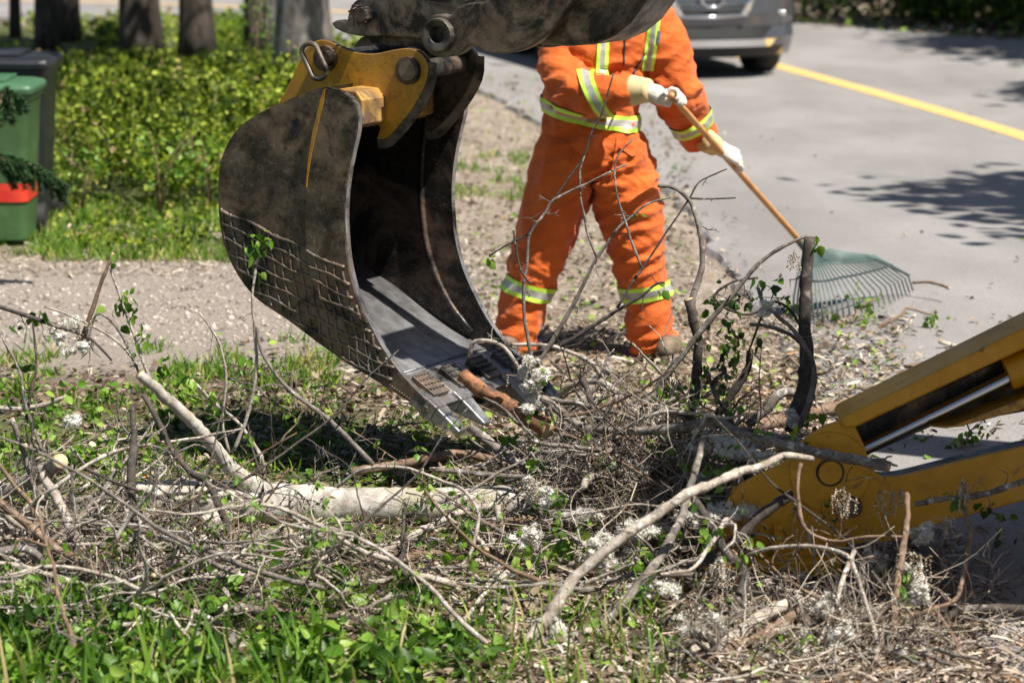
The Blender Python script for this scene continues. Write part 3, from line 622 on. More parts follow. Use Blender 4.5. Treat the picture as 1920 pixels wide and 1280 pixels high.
BR = [
 ([(1017, 746), (1086, 797), (1134, 807), (1224, 807), (1300, 797), (1344, 790), (1396, 814), (1520, 845), (1668, 874)], 8, 10, 9.5, 8.7, 'bark_grey', 'long dark grey branch lying across the pile onto the yellow stabiliser leg', dict(tw=3, tl=(.1, .2), lv=[(1400, 800, 9, .03), (1370, 780, 7, .03), (1500, 812, 5, .03)], cut=1)),
 ([(1048, 742), (1072, 722), (1103, 715), (1134, 718), (1169, 749), (1203, 783), (1227, 803)], 5, 8, 9.7, 9.5, 'bark_pale', 'pale branch bent into a low arch in the middle of the pile', dict(tw=2, tl=(.08, .14))),
 ([(946, 645), (1028, 648), (1086, 667), (1117, 687), (1134, 718)], 3, 5, 9.8, 9.7, 'bark_pale', 'slim pale branch running right from the bucket lip to the arched one', dict(tw=3, tl=(.05, .12))),
 ([(1143, 683), (1120, 712), (1086, 752), (1065, 787), (1040, 835), (1018, 883)], 12, 10, 9.9, 9.8, 'bark_pale', 'stout pale broken stub pointing up behind the arched branch', dict(n=12)),
 ([(1525, 860), (1471, 854), (1430, 873), (1378, 887), (1337, 907), (1292, 924), (1224, 969), (1167, 1007), (1083, 1077), (1047, 1127), (1020, 1170), (985, 1245)], 6, 13, 8.6, 8.05, 'bark_pale', 'long smooth tan branch slanting up across the pile to the right', dict(n=12, tw=2, tl=(.06, .12))),
 ([(1323, 811), (1303, 883), (1279, 966), (1262, 1000), (1240, 1040), (1183, 1113), (1123, 1170), (1067, 1220), (1035, 1270)], 6, 12, 8.9, 7.95, 'bark_grey', 'mottled branch crossing under the long smooth tan one', dict(n=12, tw=2, tl=(.05, .12))),
 ([(1518, 445), (1512, 520), (1509, 600), (1512, 680), (1503, 745), (1482, 812)], 11, 14, 9.6, 9.5, 'bark_dark', 'dark upright broken stump of a branch standing in front of the rake', dict(n=14, tw=3, tl=(.05, .1), tr=.003, lv=[(1535, 463, 5, .012), (1520, 780, 9, .03)])),
 ([(1233, 348), (1263, 352), (1290, 373), (1302, 397), (1313, 443), (1317, 487), (1310, 527), (1298, 560), (1300, 600), (1310, 633), (1307, 667), (1305, 727), (1290, 790)], 3, 9, 9.8, 9.6, 'bark_grey', 'tall crooked branch with peeling bark and a hooked tip right of the worker', dict(n=10, tw=1, tl=(.05, .08))),
 ([(1290, 560), (1302, 610), (1310, 650), (1306, 700), (1302, 740), (1288, 792)], 8, 10, 9.62, 9.6, 'bark_dark', 'short dark sooty limb hugging the foot of the tall crooked branch', dict(n=8)),
 ([(1363, 317), (1313, 340), (1292, 373), (1250, 435), (1205, 503), (1190, 523), (1157, 577)], 1.4, 2.6, 9.8, 9.7, 'bark_dark', 'thin twig passing behind the hooked tip and pointing up to the lower glove', dict(tw=3, tl=(.02, .06), tr=.0014)),
 ([(1380, 371), (1330, 373), (1291, 372)], 1.4, 2, 9.8, 9.8, 'bark_dark', 'straight thin twig sticking out sideways over the asphalt', dict(tw=1, tl=(.01, .03), tr=.0012)),
 ([(1175, 308), (1113, 338), (1043, 372), (1023, 397), (993, 440), (987, 500), (982, 533), (983, 593), (990, 633), (1000, 690)], 1.8, 4, 9.75, 9.7, 'bark_grey', 'tall twig rising in front of the left trouser leg and leaning right', dict(tw=5, tl=(.03, .09), tr=.0018)),
 ([(1150, 138), (1127, 217), (1107, 253), (1095, 292), (1047, 363), (1040, 378)], 1.4, 2.4, 9.75, 9.75, 'bark_dark', 'dark budded twig reaching highest, up to the worker’s belt', dict(tw=4, tl=(.015, .04), tr=.0014)),
 ([(1095, 292), (1088, 320), (1088, 367), (1097, 410), (1100, 433), (1118, 482)], 1.8, 2.2, 9.75, 9.75, 'bark_grey', 'wavy twig hanging down the middle of the orange trousers', dict(tw=2, tl=(.02, .05), tr=.0014)),
 ([(1188, 260), (1160, 290), (1153, 320), (1157, 367), (1173, 417), (1183, 450), (1203, 502)], 1.4, 2.4, 9.75, 9.7, 'bark_grey', 'hooked twig curling over the right thigh of the trousers', dict(tw=2, tl=(.02, .04), tr=.0014)),
 ([(1257, 370), (1213, 383), (1180, 410), (1157, 430), (1120, 483), (1097, 527), (1077, 567), (1047, 620), (1003, 692)], 1.8, 4.2, 9.75, 9.75, 'bark_grey', 'long slanting twig crossing both trouser legs with a curled green leaf', dict(tw=4, tl=(.03, .09), tr=.0018, lv=[(1200, 403, 3, .006)])),
 ([(1247, 530), (1230, 533), (1200, 557), (1157, 583), (1113, 610), (1070, 637), (1043, 650), (1000, 665)], 2, 5, 9.75, 9.8, 'bark_dark', 'dark slanting branch rising to the band on the right trouser leg', dict(tw=5, tl=(.04, .1), tr=.002, lv=[(1245, 543, 3, .01)])),
 ([(917, 480), (945, 462), (985, 442), (992, 440)], 1.5, 2.2, 9.7, 9.7, 'bark_dark', 'short side twig poking left with a tiny leaf at its tip', dict(tw=3, tl=(.03, .06), tr=.0015, lv=[(920, 482, 3, .005)])),
 ([(963, 430), (968, 470), (978, 510), (995, 533)], 1.8, 2, 9.65, 9.65, 'bark_dark', 'short upright snapped twig at the left trouser edge', dict(tw=4, tl=(.02, .05), tr=.0015)),
 ([(1512, 442), (1460, 467), (1420, 497), (1390, 533), (1347, 583), (1317, 617), (1280, 667), (1243, 710), (1225, 740), (1203, 760)], 3, 7, 9.6, 9.6, 'bark_grey', 'long grey branch sweeping up to the top of the dark stump', dict(tw=5, tl=(.04, .12), tr=.0022, lv=[(1345, 560, 9, .02), (1375, 560, 8, .02), (1360, 690, 16, .03), (1350, 720, 14, .025), (1385, 660, 8, .02), (1400, 640, 9, .02), (1375, 610, 8, .03), (1250, 730, 7, .02)], lm='leaf_dark')),
 ([(1421, 540), (1430, 564), (1459, 594), (1489, 620), (1512, 655), (1527, 690), (1522, 740), (1500, 800)], 3, 6, 9.45, 9.4, 'bark_grey', 'bare grey branch curving round in front of the dark stump', dict(tw=4, tl=(.04, .1), tr=.002)),
 ([(1406, 608), (1436, 611), (1474, 623), (1505, 645)], 3, 4.5, 9.5, 9.45, 'bark_grey', 'short arched branch joining the stump from the left', dict(tw=4, tl=(.04, .1), tr=.0018)),
 ([(1400, 670), (1430, 590), (1447, 567), (1477, 576), (1501, 611)], 2, 3, 9.5, 9.5, 'bark_dark', 'thin dark twig looping over left of the stump', dict(tw=3, tl=(.03, .08), tr=.0018, lv=[(1440, 545, 6, .03), (1415, 540, 7, .03)], lm='leaf_dark')),
 ([(1421, 520), (1370, 530), (1340, 560), (1400, 590), (1460, 560)], 2, 3, 9.6, 9.6, 'bark_dark', 'crooked twig with withered leaves between the two upright branches', dict(tw=6, tl=(.03, .08), tr=.0018, lv=[(1400, 560, 8, .03), (1350, 555, 5, .02)], lm='leaf_dark')),
 ([(1406, 655), (1402, 691), (1378, 732), (1345, 778)], 6, 8, 9.7, 9.7, 'bark_dark', 'short black snag leaning right beside the crooked branch', dict(tw=1, tl=(.05, .06), tr=.004)),
 ([(1488, 735), (1464, 737), (1437, 766), (1402, 798)], 9, 9, 9.75, 9.7, 'bark_grey', 'blunt grey peg with a rounded end lying on the brown pole', dict(n=12)),
 ([(1402, 803), (1481, 783), (1560, 765), (1645, 746)], 12, 10, 9.9, 10.6, 'bark_brown', 'straight brown bark pole lying behind the dark stump', dict(n=12)),
 ([(868, 703), (900, 730), (940, 752), (984, 779), (1030, 805)], 13, 17, 9.65, 9.5, 'bark_red', 'thick reddish broken branch caught under the bucket teeth', dict(n=14)),
 ([(880, 668), (890, 640), (925, 641), (949, 655), (972, 690)], 4, 4, 9.55, 9.5, 'bark_pale', 'short pale crooked twig bent over the bucket lip', dict(tw=4, tl=(.04, .08), tr=.002)),
 ([(269, 741), (298, 791), (323, 845), (359, 885), (388, 903), (402, 928), (424, 978), (440, 1030)], 5, 8, 9.35, 9.1, 'bark_dark', 'dark smooth branch arching down over the pale log', dict(tw=2, tl=(.05, .1), tr=.002)),
 ([(248, 763), (251, 827), (246, 885), (247, 960), (255, 1015), (262, 1090)], 5, 13, 9.0, 8.75, 'bark_dark', 'rough dark upright branch in front of the log’s left end', dict(tw=3, tl=(.05, .1), tr=.003)),
 ([(22, 784), (47, 856), (68, 921), (93, 953), (110, 985)], 5, 6, 9.2, 9.2, 'bark_grey', 'slanting grey branch at the left edge beside the round cut end', dict(tw=3, tl=(.05, .12), tr=.002)),
 ([(77, 887), (97, 920), (117, 953), (133, 993), (153, 1030), (170, 1060)], 9, 11, 8.95, 8.8, 'bark_pale', 'sturdy tan branch dropping steeply below the round cut end', dict(n=11)),
 ([(113, 865), (98, 874), (60, 898), (-40, 950)], 14, 15, 9.2, 9.5, 'bark_pale', 'sawn branch showing its round orange cut face at the left', dict(n=14)),
 ([(-10, 572), (83, 603), (151, 626), (180, 644), (210, 676)], 4.5, 2, 9.0, 9.0, 'bark_dark', 'dark drooping branch entering from the left edge with a fluffy tangle', dict(tw=5, tl=(.04, .12), tr=.002, lv=[(75, 590, 7, .02), (30, 610, 4, .02)], lm='leaf_dark')),
 ([(212, 475), (190, 530), (165, 605), (150, 640)], 3, 6, 9.9, 9.9, 'bark_brown', 'straight brown stick standing upright over the gravel', dict(tw=1, tl=(.04, .06), tr=.0015)),
 ([(83, 574), (144, 597), (216, 637), (252, 677), (262, 705)], 2, 3, 9.8, 9.8, 'bark_pale', 'thin white twig sloping down to the right above the grass', dict(tw=3, tl=(.03, .08), tr=.0016)),
 ([(165, 640), (180, 590), (208, 601), (237, 644), (262, 700)], 2, 3, 9.8, 9.8, 'bark_grey', 'thin hooked twig looped over beside the leafy white one', dict(tw=2, tl=(.03, .06), tr=.0016)),
 ([(205, 500), (219, 540), (230, 572), (248, 619), (266, 673), (285, 720)], 2, 3, 9.8, 9.8, 'bark_pale', 'white twig carrying green leaves against the gravel', dict(tw=3, tl=(.03, .08), tr=.0016, lv=[(225, 480, 4, .02), (220, 575, 9, .02), (245, 590, 10, .022), (232, 560, 7, .02), (275, 635, 10, .02)])),
 ([(374, 587), (406, 633), (420, 677), (424, 720), (417, 792), (430, 850)], 2, 3, 9.9, 9.9, 'bark_pale', 'pale forked twig standing left of the bucket’s lower corner', dict(tw=4, tl=(.04, .1), tr=.0016)),
 ([(490, 450), (480, 500), (473, 560), (476, 610), (481, 677), (474, 741), (460, 792), (438, 845)], 2, 3.6, 9.7, 9.7, 'bark_pale', 'tall pale twig with a bright leaf tuft in front of the bucket', dict(tw=2, tl=(.03, .08), tr=.0016, lv=[(490, 445, 14, .022), (482, 460, 10, .02), (482, 512, 3, .01)])),
 ([(481, 612), (492, 662), (532, 720), (575, 756), (611, 781), (640, 809), (700, 870)], 3, 5, 9.7, 9.6, 'bark_grey', 'long curved twig sweeping down right below the bucket', dict(tw=4, tl=(.04, .1), tr=.0018)),
 ([(359, 712), (402, 756), (449, 795), (489, 856), (496, 900)], 3, 4, 9.8, 9.8, 'bark_pale', 'pale curved twig running down to the top of the log', dict(tw=4, tl=(.04, .1), tr=.0018)),
 ([(129, 741), (90, 756), (40, 766), (-10, 764)], 4, 5, 9.5, 9.5, 'bark_pale', 'smooth pale stick lying level at the left edge above the cut end', dict(tw=1, tl=(.04, .1))),
 ([(61, 600), (68, 684), (57, 741), (50, 800), (70, 900)], 2, 4, 9.5, 9.4, 'bark_dark', 'thin dark upright twig near the left edge', dict(tw=4, tl=(.04, .12), tr=.002)),
 ([(0, 626), (36, 695), (47, 756), (80, 850)], 2, 4, 9.5, 9.4, 'bark_grey', 'thin grey twig leaning right from the left edge', dict(tw=3, tl=(.04, .12), tr=.002)),
 ([(-10, 860), (30, 913), (60, 947), (67, 987), (75, 1060)], 4, 6, 8.9, 8.8, 'bark_brown', 'brown bent branch at the left edge under the tan one', dict(tw=2, tl=(.04, .12), tr=.002)),
 ([(-10, 935), (60, 990), (110, 1030), (180, 1070), (215, 1115)], 7, 9, 8.7, 8.5, 'bark_brown', 'blurred brown branch sloping down from the left edge', dict(tw=2, tl=(.04, .12), tr=.002)),
 ([(-10, 1037), (50, 1028), (87, 1056), (153, 1086), (205, 1106)], 8, 8, 8.6, 8.6, 'bark_grey', 'arched grey branch low at the left edge', dict(tw=2, tl=(.04, .1), tr=.002)),
 ([(267, 1010), (317, 1024), (367, 1046), (395, 1062)], 8, 12, 9.2, 9.1, 'bark_brown', 'short tan branch just under the log with a splintered end', dict(n=12)),
 ([(293, 1097), (350, 1067), (400, 1053), (433, 1028), (490, 1005), (520, 1000)], 13, 10, 8.9, 9.2, 'bark_grey', 'thick two toned branch angled up to the underside of the log', dict(n=12)),
 ([(327, 1133), (393, 1137), (467, 1137), (520, 1143), (567, 1160), (640, 1190), (700, 1207), (740, 1225)], 10, 13, 8.4, 8.2, 'bark_brown', 'long low grey brown branch lying in the front grass', dict(n=12, tw=2, tl=(.05, .1))),
 ([(160, 877), (213, 903), (283, 927), (340, 953), (393, 987), (433, 1043), (473, 1077)], 3, 4, 8.9, 8.7, 'bark_dark', 'thin dark twig drawn diagonally across the log', dict(tw=2, tl=(.04, .1), tr=.002)),
 ([(633, 913), (680, 880), (760, 877), (833, 903), (867, 917), (893, 950), (897, 977), (877, 1047), (833, 1113), (820, 1160)], 3, 3.5, 9.2, 8.8, 'bark_pale', 'thin pale hoop of a branch bowed over the right half of the log', dict(tw=4, tl=(.05, .12), tr=.002)),
 ([(855, 945), (900, 973), (950, 1003), (1000, 1030), (1083, 1062)], 3.5, 5, 9.2, 8.8, 'bark_grey', 'straight thin branch running from the log into the pile', dict(tw=4, tl=(.05, .12), tr=.002, lv=[(765, 942, 5, .012)])),
 ([(687, 1060), (750, 1017), (807, 987), (853, 963), (927, 947)], 7, 7, 9.0, 9.3, 'bark_pale', 'pale whitish branch sloping up under the right end of the log', dict(tw=3, tl=(.05, .12), tr=.002)),
 ([(933, 947), (940, 993), (947, 1027), (923, 1062), (900, 1100)], 6, 5, 9.1, 9.0, 'bark_pale', 'short bone white crooked branch hanging below the hoop', dict(tw=3, tl=(.05, .1), tr=.002)),
 ([(953, 1073), (907, 1113), (873, 1160), (858, 1200)], 4, 4.5, 8.5, 8.2, 'bark_pale', 'slender pale branch dropping toward the bright front leaves', dict(tw=2, tl=(.04, .1), tr=.002)),
 ([(600, 1100), (640, 1127), (700, 1138), (783, 1137)], 7, 7, 8.6, 8.6, 'bark_grey', 'lichen spotted branch lying behind the front leaves', dict(tw=2, tl=(.04, .1), tr=.002)),
 ([(850, 1148), (900, 1150), (960, 1155), (1010, 1162)], 7, 7, 8.5, 8.5, 'bark_grey', 'short grey stick lying level under the pile’s front edge', dict()),
 ([(1000, 1268), (1030, 1200), (1040, 1150), (1060, 1100)], 9, 8, 8.0, 8.3, 'bark_grey', 'grey fork standing at the foot of the tan branch', dict(tw=3, tl=(.04, .1), tr=.002)),
 ([(1502, 868), (1495, 913), (1506, 984), (1541, 1009), (1577, 1014), (1630, 1005), (1690, 1005)], 4, 2.5, 8.55, 8.4, 'bark_brown', 'pinkish brown twig hanging down and bending right over the leg', dict(tw=3, tl=(.05, .12), tr=.002)),
 ([(1382, 1066), (1403, 1041), (1442, 1028), (1506, 1023), (1559, 1030), (1590, 1043), (1605, 1073), (1623, 1130), (1641, 1186), (1644, 1275)], 3.5, 4.5, 8.4, 7.9, 'bark_pale', 'pale arched twig bowed over in front of the foot pad', dict(tw=3, tl=(.05, .12), tr=.002)),
 ([(1602, 1032), (1580, 1087), (1563, 1144), (1530, 1210), (1500, 1280)], 5, 4, 8.3, 7.9, 'bark_pale', 'pale twig falling left from the bow before the foot pad', dict(tw=3, tl=(.04, .1), tr=.002, lv=[(1500, 1215, 9, .02), (1530, 1245, 10, .02), (1550, 1240, 8, .02)])),
 ([(1701, 925), (1701, 977), (1687, 1059), (1680, 1115), (1676, 1168), (1673, 1243), (1670, 1290)], 5, 9, 8.4, 7.9, 'bark_brown', 'upright brown branch standing before the yellow leg', dict(n=10, tw=3, tl=(.05, .12), tr=.0025, lv=[(1700, 1075, 5, .012), (1695, 1105, 5, .012)])),
 ([(1807, 905), (1811, 966), (1820, 1002), (1807, 1073), (1793, 1122), (1751, 1140), (1694, 1156)], 4, 4.5, 8.5, 8.1, 'bark_brown', 'reddish brown twig with catkins curving down at the right', dict(tw=2, tl=(.04, .1), tr=.002, lv=[(1795, 925, 5, .012), (1790, 940, 4, .012)])),
 ([(1751, 1140), (1783, 1186), (1797, 1232), (1743, 1257), (1701, 1278)], 4, 4, 8.1, 7.85, 'bark_brown', 'thin kinked twig lowest at the bottom right', dict(tw=3, tl=(.04, .1), tr=.002)),
 ([(1715, 945), (1772, 934), (1843, 927), (1930, 897)], 5, 6, 8.6, 8.6, 'bark_grey', 'grey branch crossing the yellow leg to the right edge', dict(tw=3, tl=(.05, .12), tr=.002, lv=[(1860, 955, 10, .025), (1910, 985, 8, .03)], lm='leaf_dark')),
 ([(1775, 1156), (1821, 1140), (1930, 1143)], 8, 9, 8.2, 8.25, 'bark_dark', 'smooth dark branch lying on the shaded asphalt at the right edge', dict(n=10)),
 ([(1497, 1126), (1435, 1151), (1364, 1208), (1311, 1240), (1235, 1285)], 12, 15, 8.3, 7.85, 'bark_pale', 'thick tan branch slanting up from the bottom edge', dict(n=12, lv=[(1260, 1195, 14, .025)])),
 ([(1500, 1146), (1450, 1180), (1390, 1215), (1330, 1262), (1290, 1295)], 11, 14, 8.2, 7.8, 'bark_brown', 'rough barked branch lying side by side below the thick tan one', dict(n=12)),
 ([(1304, 938), (1329, 977), (1361, 1034), (1395, 1070), (1392, 1108), (1371, 1190)], 8, 11, 8.7, 8.3, 'bark_dark', 'dark crooked branch left of the foot pad', dict(n=10, tw=3, tl=(.05, .12), tr=.0025)),
 ([(1487, 925), (1455, 945), (1419, 973), (1370, 1020), (1290, 1070)], 10, 11, 8.65, 8.6, 'bark_dark', 'blackish stub lying against the yellow leg plate', dict(n=10)),
 ([(1336, 1261), (1403, 1261), (1470, 1280)], 5, 6, 8.0, 7.8, 'bark_pale', 'short pale stick at the bottom edge below the rough barked one', dict()),
]
for a in BR:
    branch(*a[:7], **a[7])
# thin twig the rake drags, sticks on asphalt
branch([(1712, 530), (1740, 529), (1765, 534), (1780, 541)], 2.5, 3, 14.2, 14.0, 'bark_brown', 'brown twig sticking out of the right end of the rake', name='twig', cat='twig')
branch([(1650, 612), (1690, 590), (1702, 578), (1745, 590)], 3.5, 2, 13.1, 13.3, 'bark_brown', 'forked twig lying on the asphalt below the rake', lv=[(1748, 600, 9, .02), (1752, 590, 6, .02)], tw=2, tl=(.05, .1), name='twig', cat='twig')
branch([(1570, 632), (1630, 630), (1690, 620), (1715, 590)], 3, 3, 13.0, 13.3, 'bark_pale', 'long pale twig raked onto the asphalt edge', name='twig', cat='twig')
branch([(1762, 640), (1800, 650), (1860, 650)], 4, 4, 12.75, 12.8, 'bark_pale', 'bare tan stick lying alone on the asphalt above the yellow leg', name='stick', cat='stick')
branch([(1800, 835), (1818, 815), (1812, 790)], 2, 1.5, 10.6, 10.7, 'bark_brown', 'leafy sprig standing on the asphalt between the two leg arms', lv=[(1800, 812, 14, .03), (1830, 815, 12, .03)], tw=3, tl=(.03, .08), name='twig', cat='twig')
branch([(1722, 835), (1735, 822), (1750, 815)], 2, 1.5, 10.8, 10.8, 'bark_brown', 'small leafy sprig left of the standing one near the chrome rod', lv=[(1735, 820, 10, .02)], name='twig', cat='twig')
for i, (x, y) in enumerate([(1600, 560), (1620, 575), (1610, 600)]): pass
branch([(1600, 600), (1615, 575), (1640, 560)], 2, 2, 13.3, 13.5, 'bark_brown', 'green leafed twig gathered under the rake tines', lv=[(1612, 560, 14, .035), (1622, 585, 12, .035), (1640, 570, 9, .03), (1560, 590, 8, .03)], name='twig', cat='twig')
# the big pale log with its limb and sawn fork
log = thing('log', 'thick pale barked poplar log lying level across the left of the pile', 'log', tuple(gnd(600, 985)))
b = MB(); P = [at(x, y, Y) for x, y, Y in [(246, 936, 9.5), (330, 936, 9.52), (430, 942, 9.55), (480, 944, 9.56), (560, 946, 9.6), (640, 950, 9.62), (740, 950, 9.6), (840, 948, 9.58), (930, 944, 9.56), (1080, 938, 9.6), (1240, 932, 9.65)]]
C = catmull(P, 90); rr = np.interp(np.linspace(0, 1, 91), [0, .1, .22, .3, .5, .6, .7, 1], [.056, .062, .074, .072, .066, .066, .064, .05])
b.tube([c + Vector((0, random.gauss(0, .001), random.gauss(0, .0015))) for c in C], [r * (1 + .05 * noise.noise(Vector((i * .3, 0, 0)))) for i, r in enumerate(rr)], 24, 0, True, 1, rough=.012)
b.build('trunk', [M['bark_log'], M['wood']], log)
b = MB(); P = [at(x, y, Y) for x, y, Y in [(262, 700, 9.35), (290, 727, 9.37), (323, 756, 9.4), (381, 812, 9.45), (425, 868, 9.5), (455, 898, 9.52), (500, 930, 9.56)]]
b.tube([c + Vector((random.gauss(0, .001),) * 3) for c in catmull(P, 50)], list(np.interp(np.linspace(0, 1, 51), [0, .5, .8, 1], [.016, .021, .028, .045])), 16, 0, True, 1, rough=.02); b.build('limb', [M['bark_log'], M['wood']], log)
b = MB(); P = [at(x, y, Y) for x, y, Y in [(374, 984, 9.35), (400, 974, 9.4), (440, 958, 9.5), (490, 945, 9.56)]]
b.tube(catmull(P, 16), list(np.interp(np.linspace(0, 1, 17), [0, 1], [.024, .034])), 14, 0, True, 1, rough=.02); b.build('sawn_fork', [M['bark_log'], M['wood']], log)
b = MB(); c = at(268, 958, 9.42); b.box(c, .09, .02, .03, rot=Matrix.Rotation(.1, 3, 'Y')); b.box(c + Vector((.03, .01, -.015)), .11, .02, .02); b.build('splintered_wood', [M['wood']], log, smooth=False, bevel=.006)
# second log showing between, cut stump at the left
branch([(-60, 990), (-20, 988), (38, 985)], 16, 15, 9.0, 9.0, 'bark_log', 'short pale log end poking in at the left edge', name='log', cat='log', n=14)
branch([(880, 800), (960, 860), (1010, 890)], 9, 12, 10.0, 9.9, 'bark_grey', 'grey stick leaning behind the reddish broken branch', n=10, tw=3, tl=(.05, .12))
branch([(1190, 905), (1260, 880), (1350, 850)], 13, 10, 9.6, 9.9, 'bark_dark', 'dark log lying deep inside the pile', n=12)
branch([(660, 885), (760, 868), (860, 850), (950, 870)], 9, 8, 10.0, 10.1, 'bark_brown', 'brown branch lying on the ground below the bucket teeth', n=10, tw=3, tl=(.05, .12))
branch([(1010, 985), (1120, 960), (1230, 955), (1330, 930)], 10, 9, 9.2, 9.4, 'bark_grey', 'grey branch buried under white seed fluff', n=10, tw=3, tl=(.05, .12))
branch([(860, 1000), (930, 985), (990, 975), (1060, 990)], 10, 9, 9.2, 9.2, 'bark_brown', 'tan branch lying level in the shade right of the log', n=10)
branch([(720, 1055), (800, 1040), (850, 1040)], 8, 7, 9.0, 9.1, 'bark_brown', 'tan curved stick lying in the shade below the log', n=10)
branch([(880, 1118), (930, 1098), (980, 1115)], 9, 10, 8.7, 8.7, 'bark_log', 'chunky split piece of pale branch under the pile', n=10)
# ------------------------------------------------------------------ loose twigs: countable, copied
def twig_proto(L, r, mat, forks):
    b = MB(); d = Vector((1, 0, 0)); P = [Vector((-L / 2, 0, 0))]
    for k in range(6): d = (d + Vector((random.gauss(0, .1), random.gauss(0, .22), random.gauss(0, .22)))).normalized(); P.append(P[-1] + d * L / 6)
    C = wood(b, P, r, r * .45, 5, 18, 1.); twiglets(b, C, r * .5, forks, L * .15, L * .4, 4, 1)
    return b
protos = []
for i in range(12):
    b = twig_proto(random.uniform(.3, .7), random.uniform(.0025, .006), '', random.randint(3, 6))
    o = b.build('twig', [M[random.choice(['bark_grey', 'bark_pale', 'bark_pale', 'bark_dark', 'bark_brown', 'bark_grey'])], M['wood']], origin=(0, 0, 0)); protos.append(o)
def pile_h(x, y):
    h = .42 * math.exp(-((x - .42) / (.6 if x > .42 else .36)) ** 2 - ((y - 9.45) / .55) ** 2) + .13 * math.exp(-((x + 1.35) / .5) ** 2 - ((y - 8.9) / .6) ** 2) + .06 * math.exp(-((x - 1.2) / .35) ** 2 - ((y - 8.45) / .35) ** 2)
    return h
used = set()
def put(px, py, spread, lab, grp, zr=1., n=1):
    for _ in range(n):
        g = gnd(px + random.gauss(0, spread[0]), py + random.gauss(0, spread[1])); k = random.randrange(12)
        o = protos[k] if k not in used else protos[k].copy()
        if k in used: COL.objects.link(o)
        used.add(k)
        o.location = (g.x, g.y, .02 + random.uniform(0, 1) * pile_h(g.x, g.y) * zr)
        o.rotation_euler = (random.uniform(-.6, .6), random.gauss(0, .45) * (1 if pile_h(g.x, g.y) > .1 else .15), random.uniform(0, 6.3)); s = random.uniform(.7, 1.2); o.scale = (s, s, s)
        tag(o, lab, 'twig', grp)
put(1160, 990, (130, 40), 'thin forked twig tangled in the main brush pile', 'thin twigs tangled in the main pile', n=120)
put(1150, 930, (150, 30), 'thin forked twig tangled in the main brush pile', 'thin twigs tangled in the main pile', n=40)
put(180, 1030, (140, 60), 'thin crooked twig in the brush heaped at the left', 'thin twigs heaped at the left', n=55)
put(1570, 1205, (160, 40), 'thin dead twig on the shaded ground before the yellow leg', 'thin twigs before the yellow leg', n=45, zr=.8)
put(680, 830, (150, 40), 'thin bare twig lying flat on the ground below the bucket', 'flat twigs below the bucket', n=26, zr=.3)
for k, p in enumerate(protos):
    if k not in used: bpy.data.objects.remove(p)
sp_ = []
for i in range(9):
    b = twig_proto(random.uniform(.35, .8), random.uniform(.006, .013), '', random.randint(1, 4)); o = b.build('stick', [M[['bark_grey', 'bark_pale', 'bark_brown', 'bark_pale', 'bark_grey', 'bark_dark', 'bark_pale', 'bark_log', 'bark_grey'][i]], M['wood']], origin=(0, 0, 0)); sp_.append(o)
cnt = 0
for (mx, my, sx, sy, n, lab, grp) in ((1180, 985, 120, 45, 60, 'thumb thick stick heaped in the main brush pile', 'thick sticks in the main pile'), (150, 1090, 140, 70, 40, 'thumb thick stick in the brush at the lower left', 'thick sticks at the lower left'), (1500, 1180, 180, 50, 16, 'thumb thick stick on the ground before the yellow leg', 'thick sticks before the yellow leg'), (520, 1140, 190, 50, 26, 'thumb thick stick half hidden in the front weeds', 'thick sticks in the front weeds')):
    for _ in range(n):
        g = gnd(random.gauss(mx, sx), random.gauss(my, sy)); k = cnt % 9; o = sp_[k] if cnt < 9 else sp_[k].copy()
        if cnt >= 9: COL.objects.link(o)
        cnt += 1; h = pile_h(g.x, g.y); o.location = (g.x, g.y, .02 + random.uniform(0, .95) * h + (.05 if 'weeds' in grp else 0))
        o.rotation_euler = (random.uniform(0, 6.3), random.gauss(0, .4) * (1 if h > .1 else .12), random.uniform(0, 6.3)); sc1 = random.uniform(.7, 1.15); o.scale = (sc1,) * 3; tag(o, lab, 'stick', grp)
bp_ = []
for i in range(12):
    b = MB(); L_ = random.uniform(.7, 1.5); r_ = random.uniform(.006, .014); d = Vector((1, 0, .1)).normalized(); P = [Vector((0, 0, 0))]
    for q in range(7): d = (d + Vector((random.gauss(0, .1), random.gauss(0, .25), random.gauss(-.03, .16)))).normalized(); P.append(P[-1] + d * L_ / 7)
    C = wood(b, P, r_, r_ * .35, 7, 34, 1., capm=1); tips = twiglets(b, C, r_ * .45, random.randint(4, 7), .12, .4, 5, 2)
    o = b.build('branch', [M[['bark_pale', 'bark_grey', 'bark_pale', 'bark_brown', 'bark_pale', 'bark_dark', 'bark_grey', 'bark_pale', 'bark_brown', 'bark_pale', 'bark_dark', 'bark_grey'][i]], M['wood']], origin=(0, 0, 0))
    if i % 2 == 0: V, F = leaves_on([q for c_ in tips for q in c_[-4:]], 34, .02, .042, 1., .012); link_mesh('leaves', V, F, M['leaf'], o, smooth=False)
    bp_.append(o)
cnt = 0
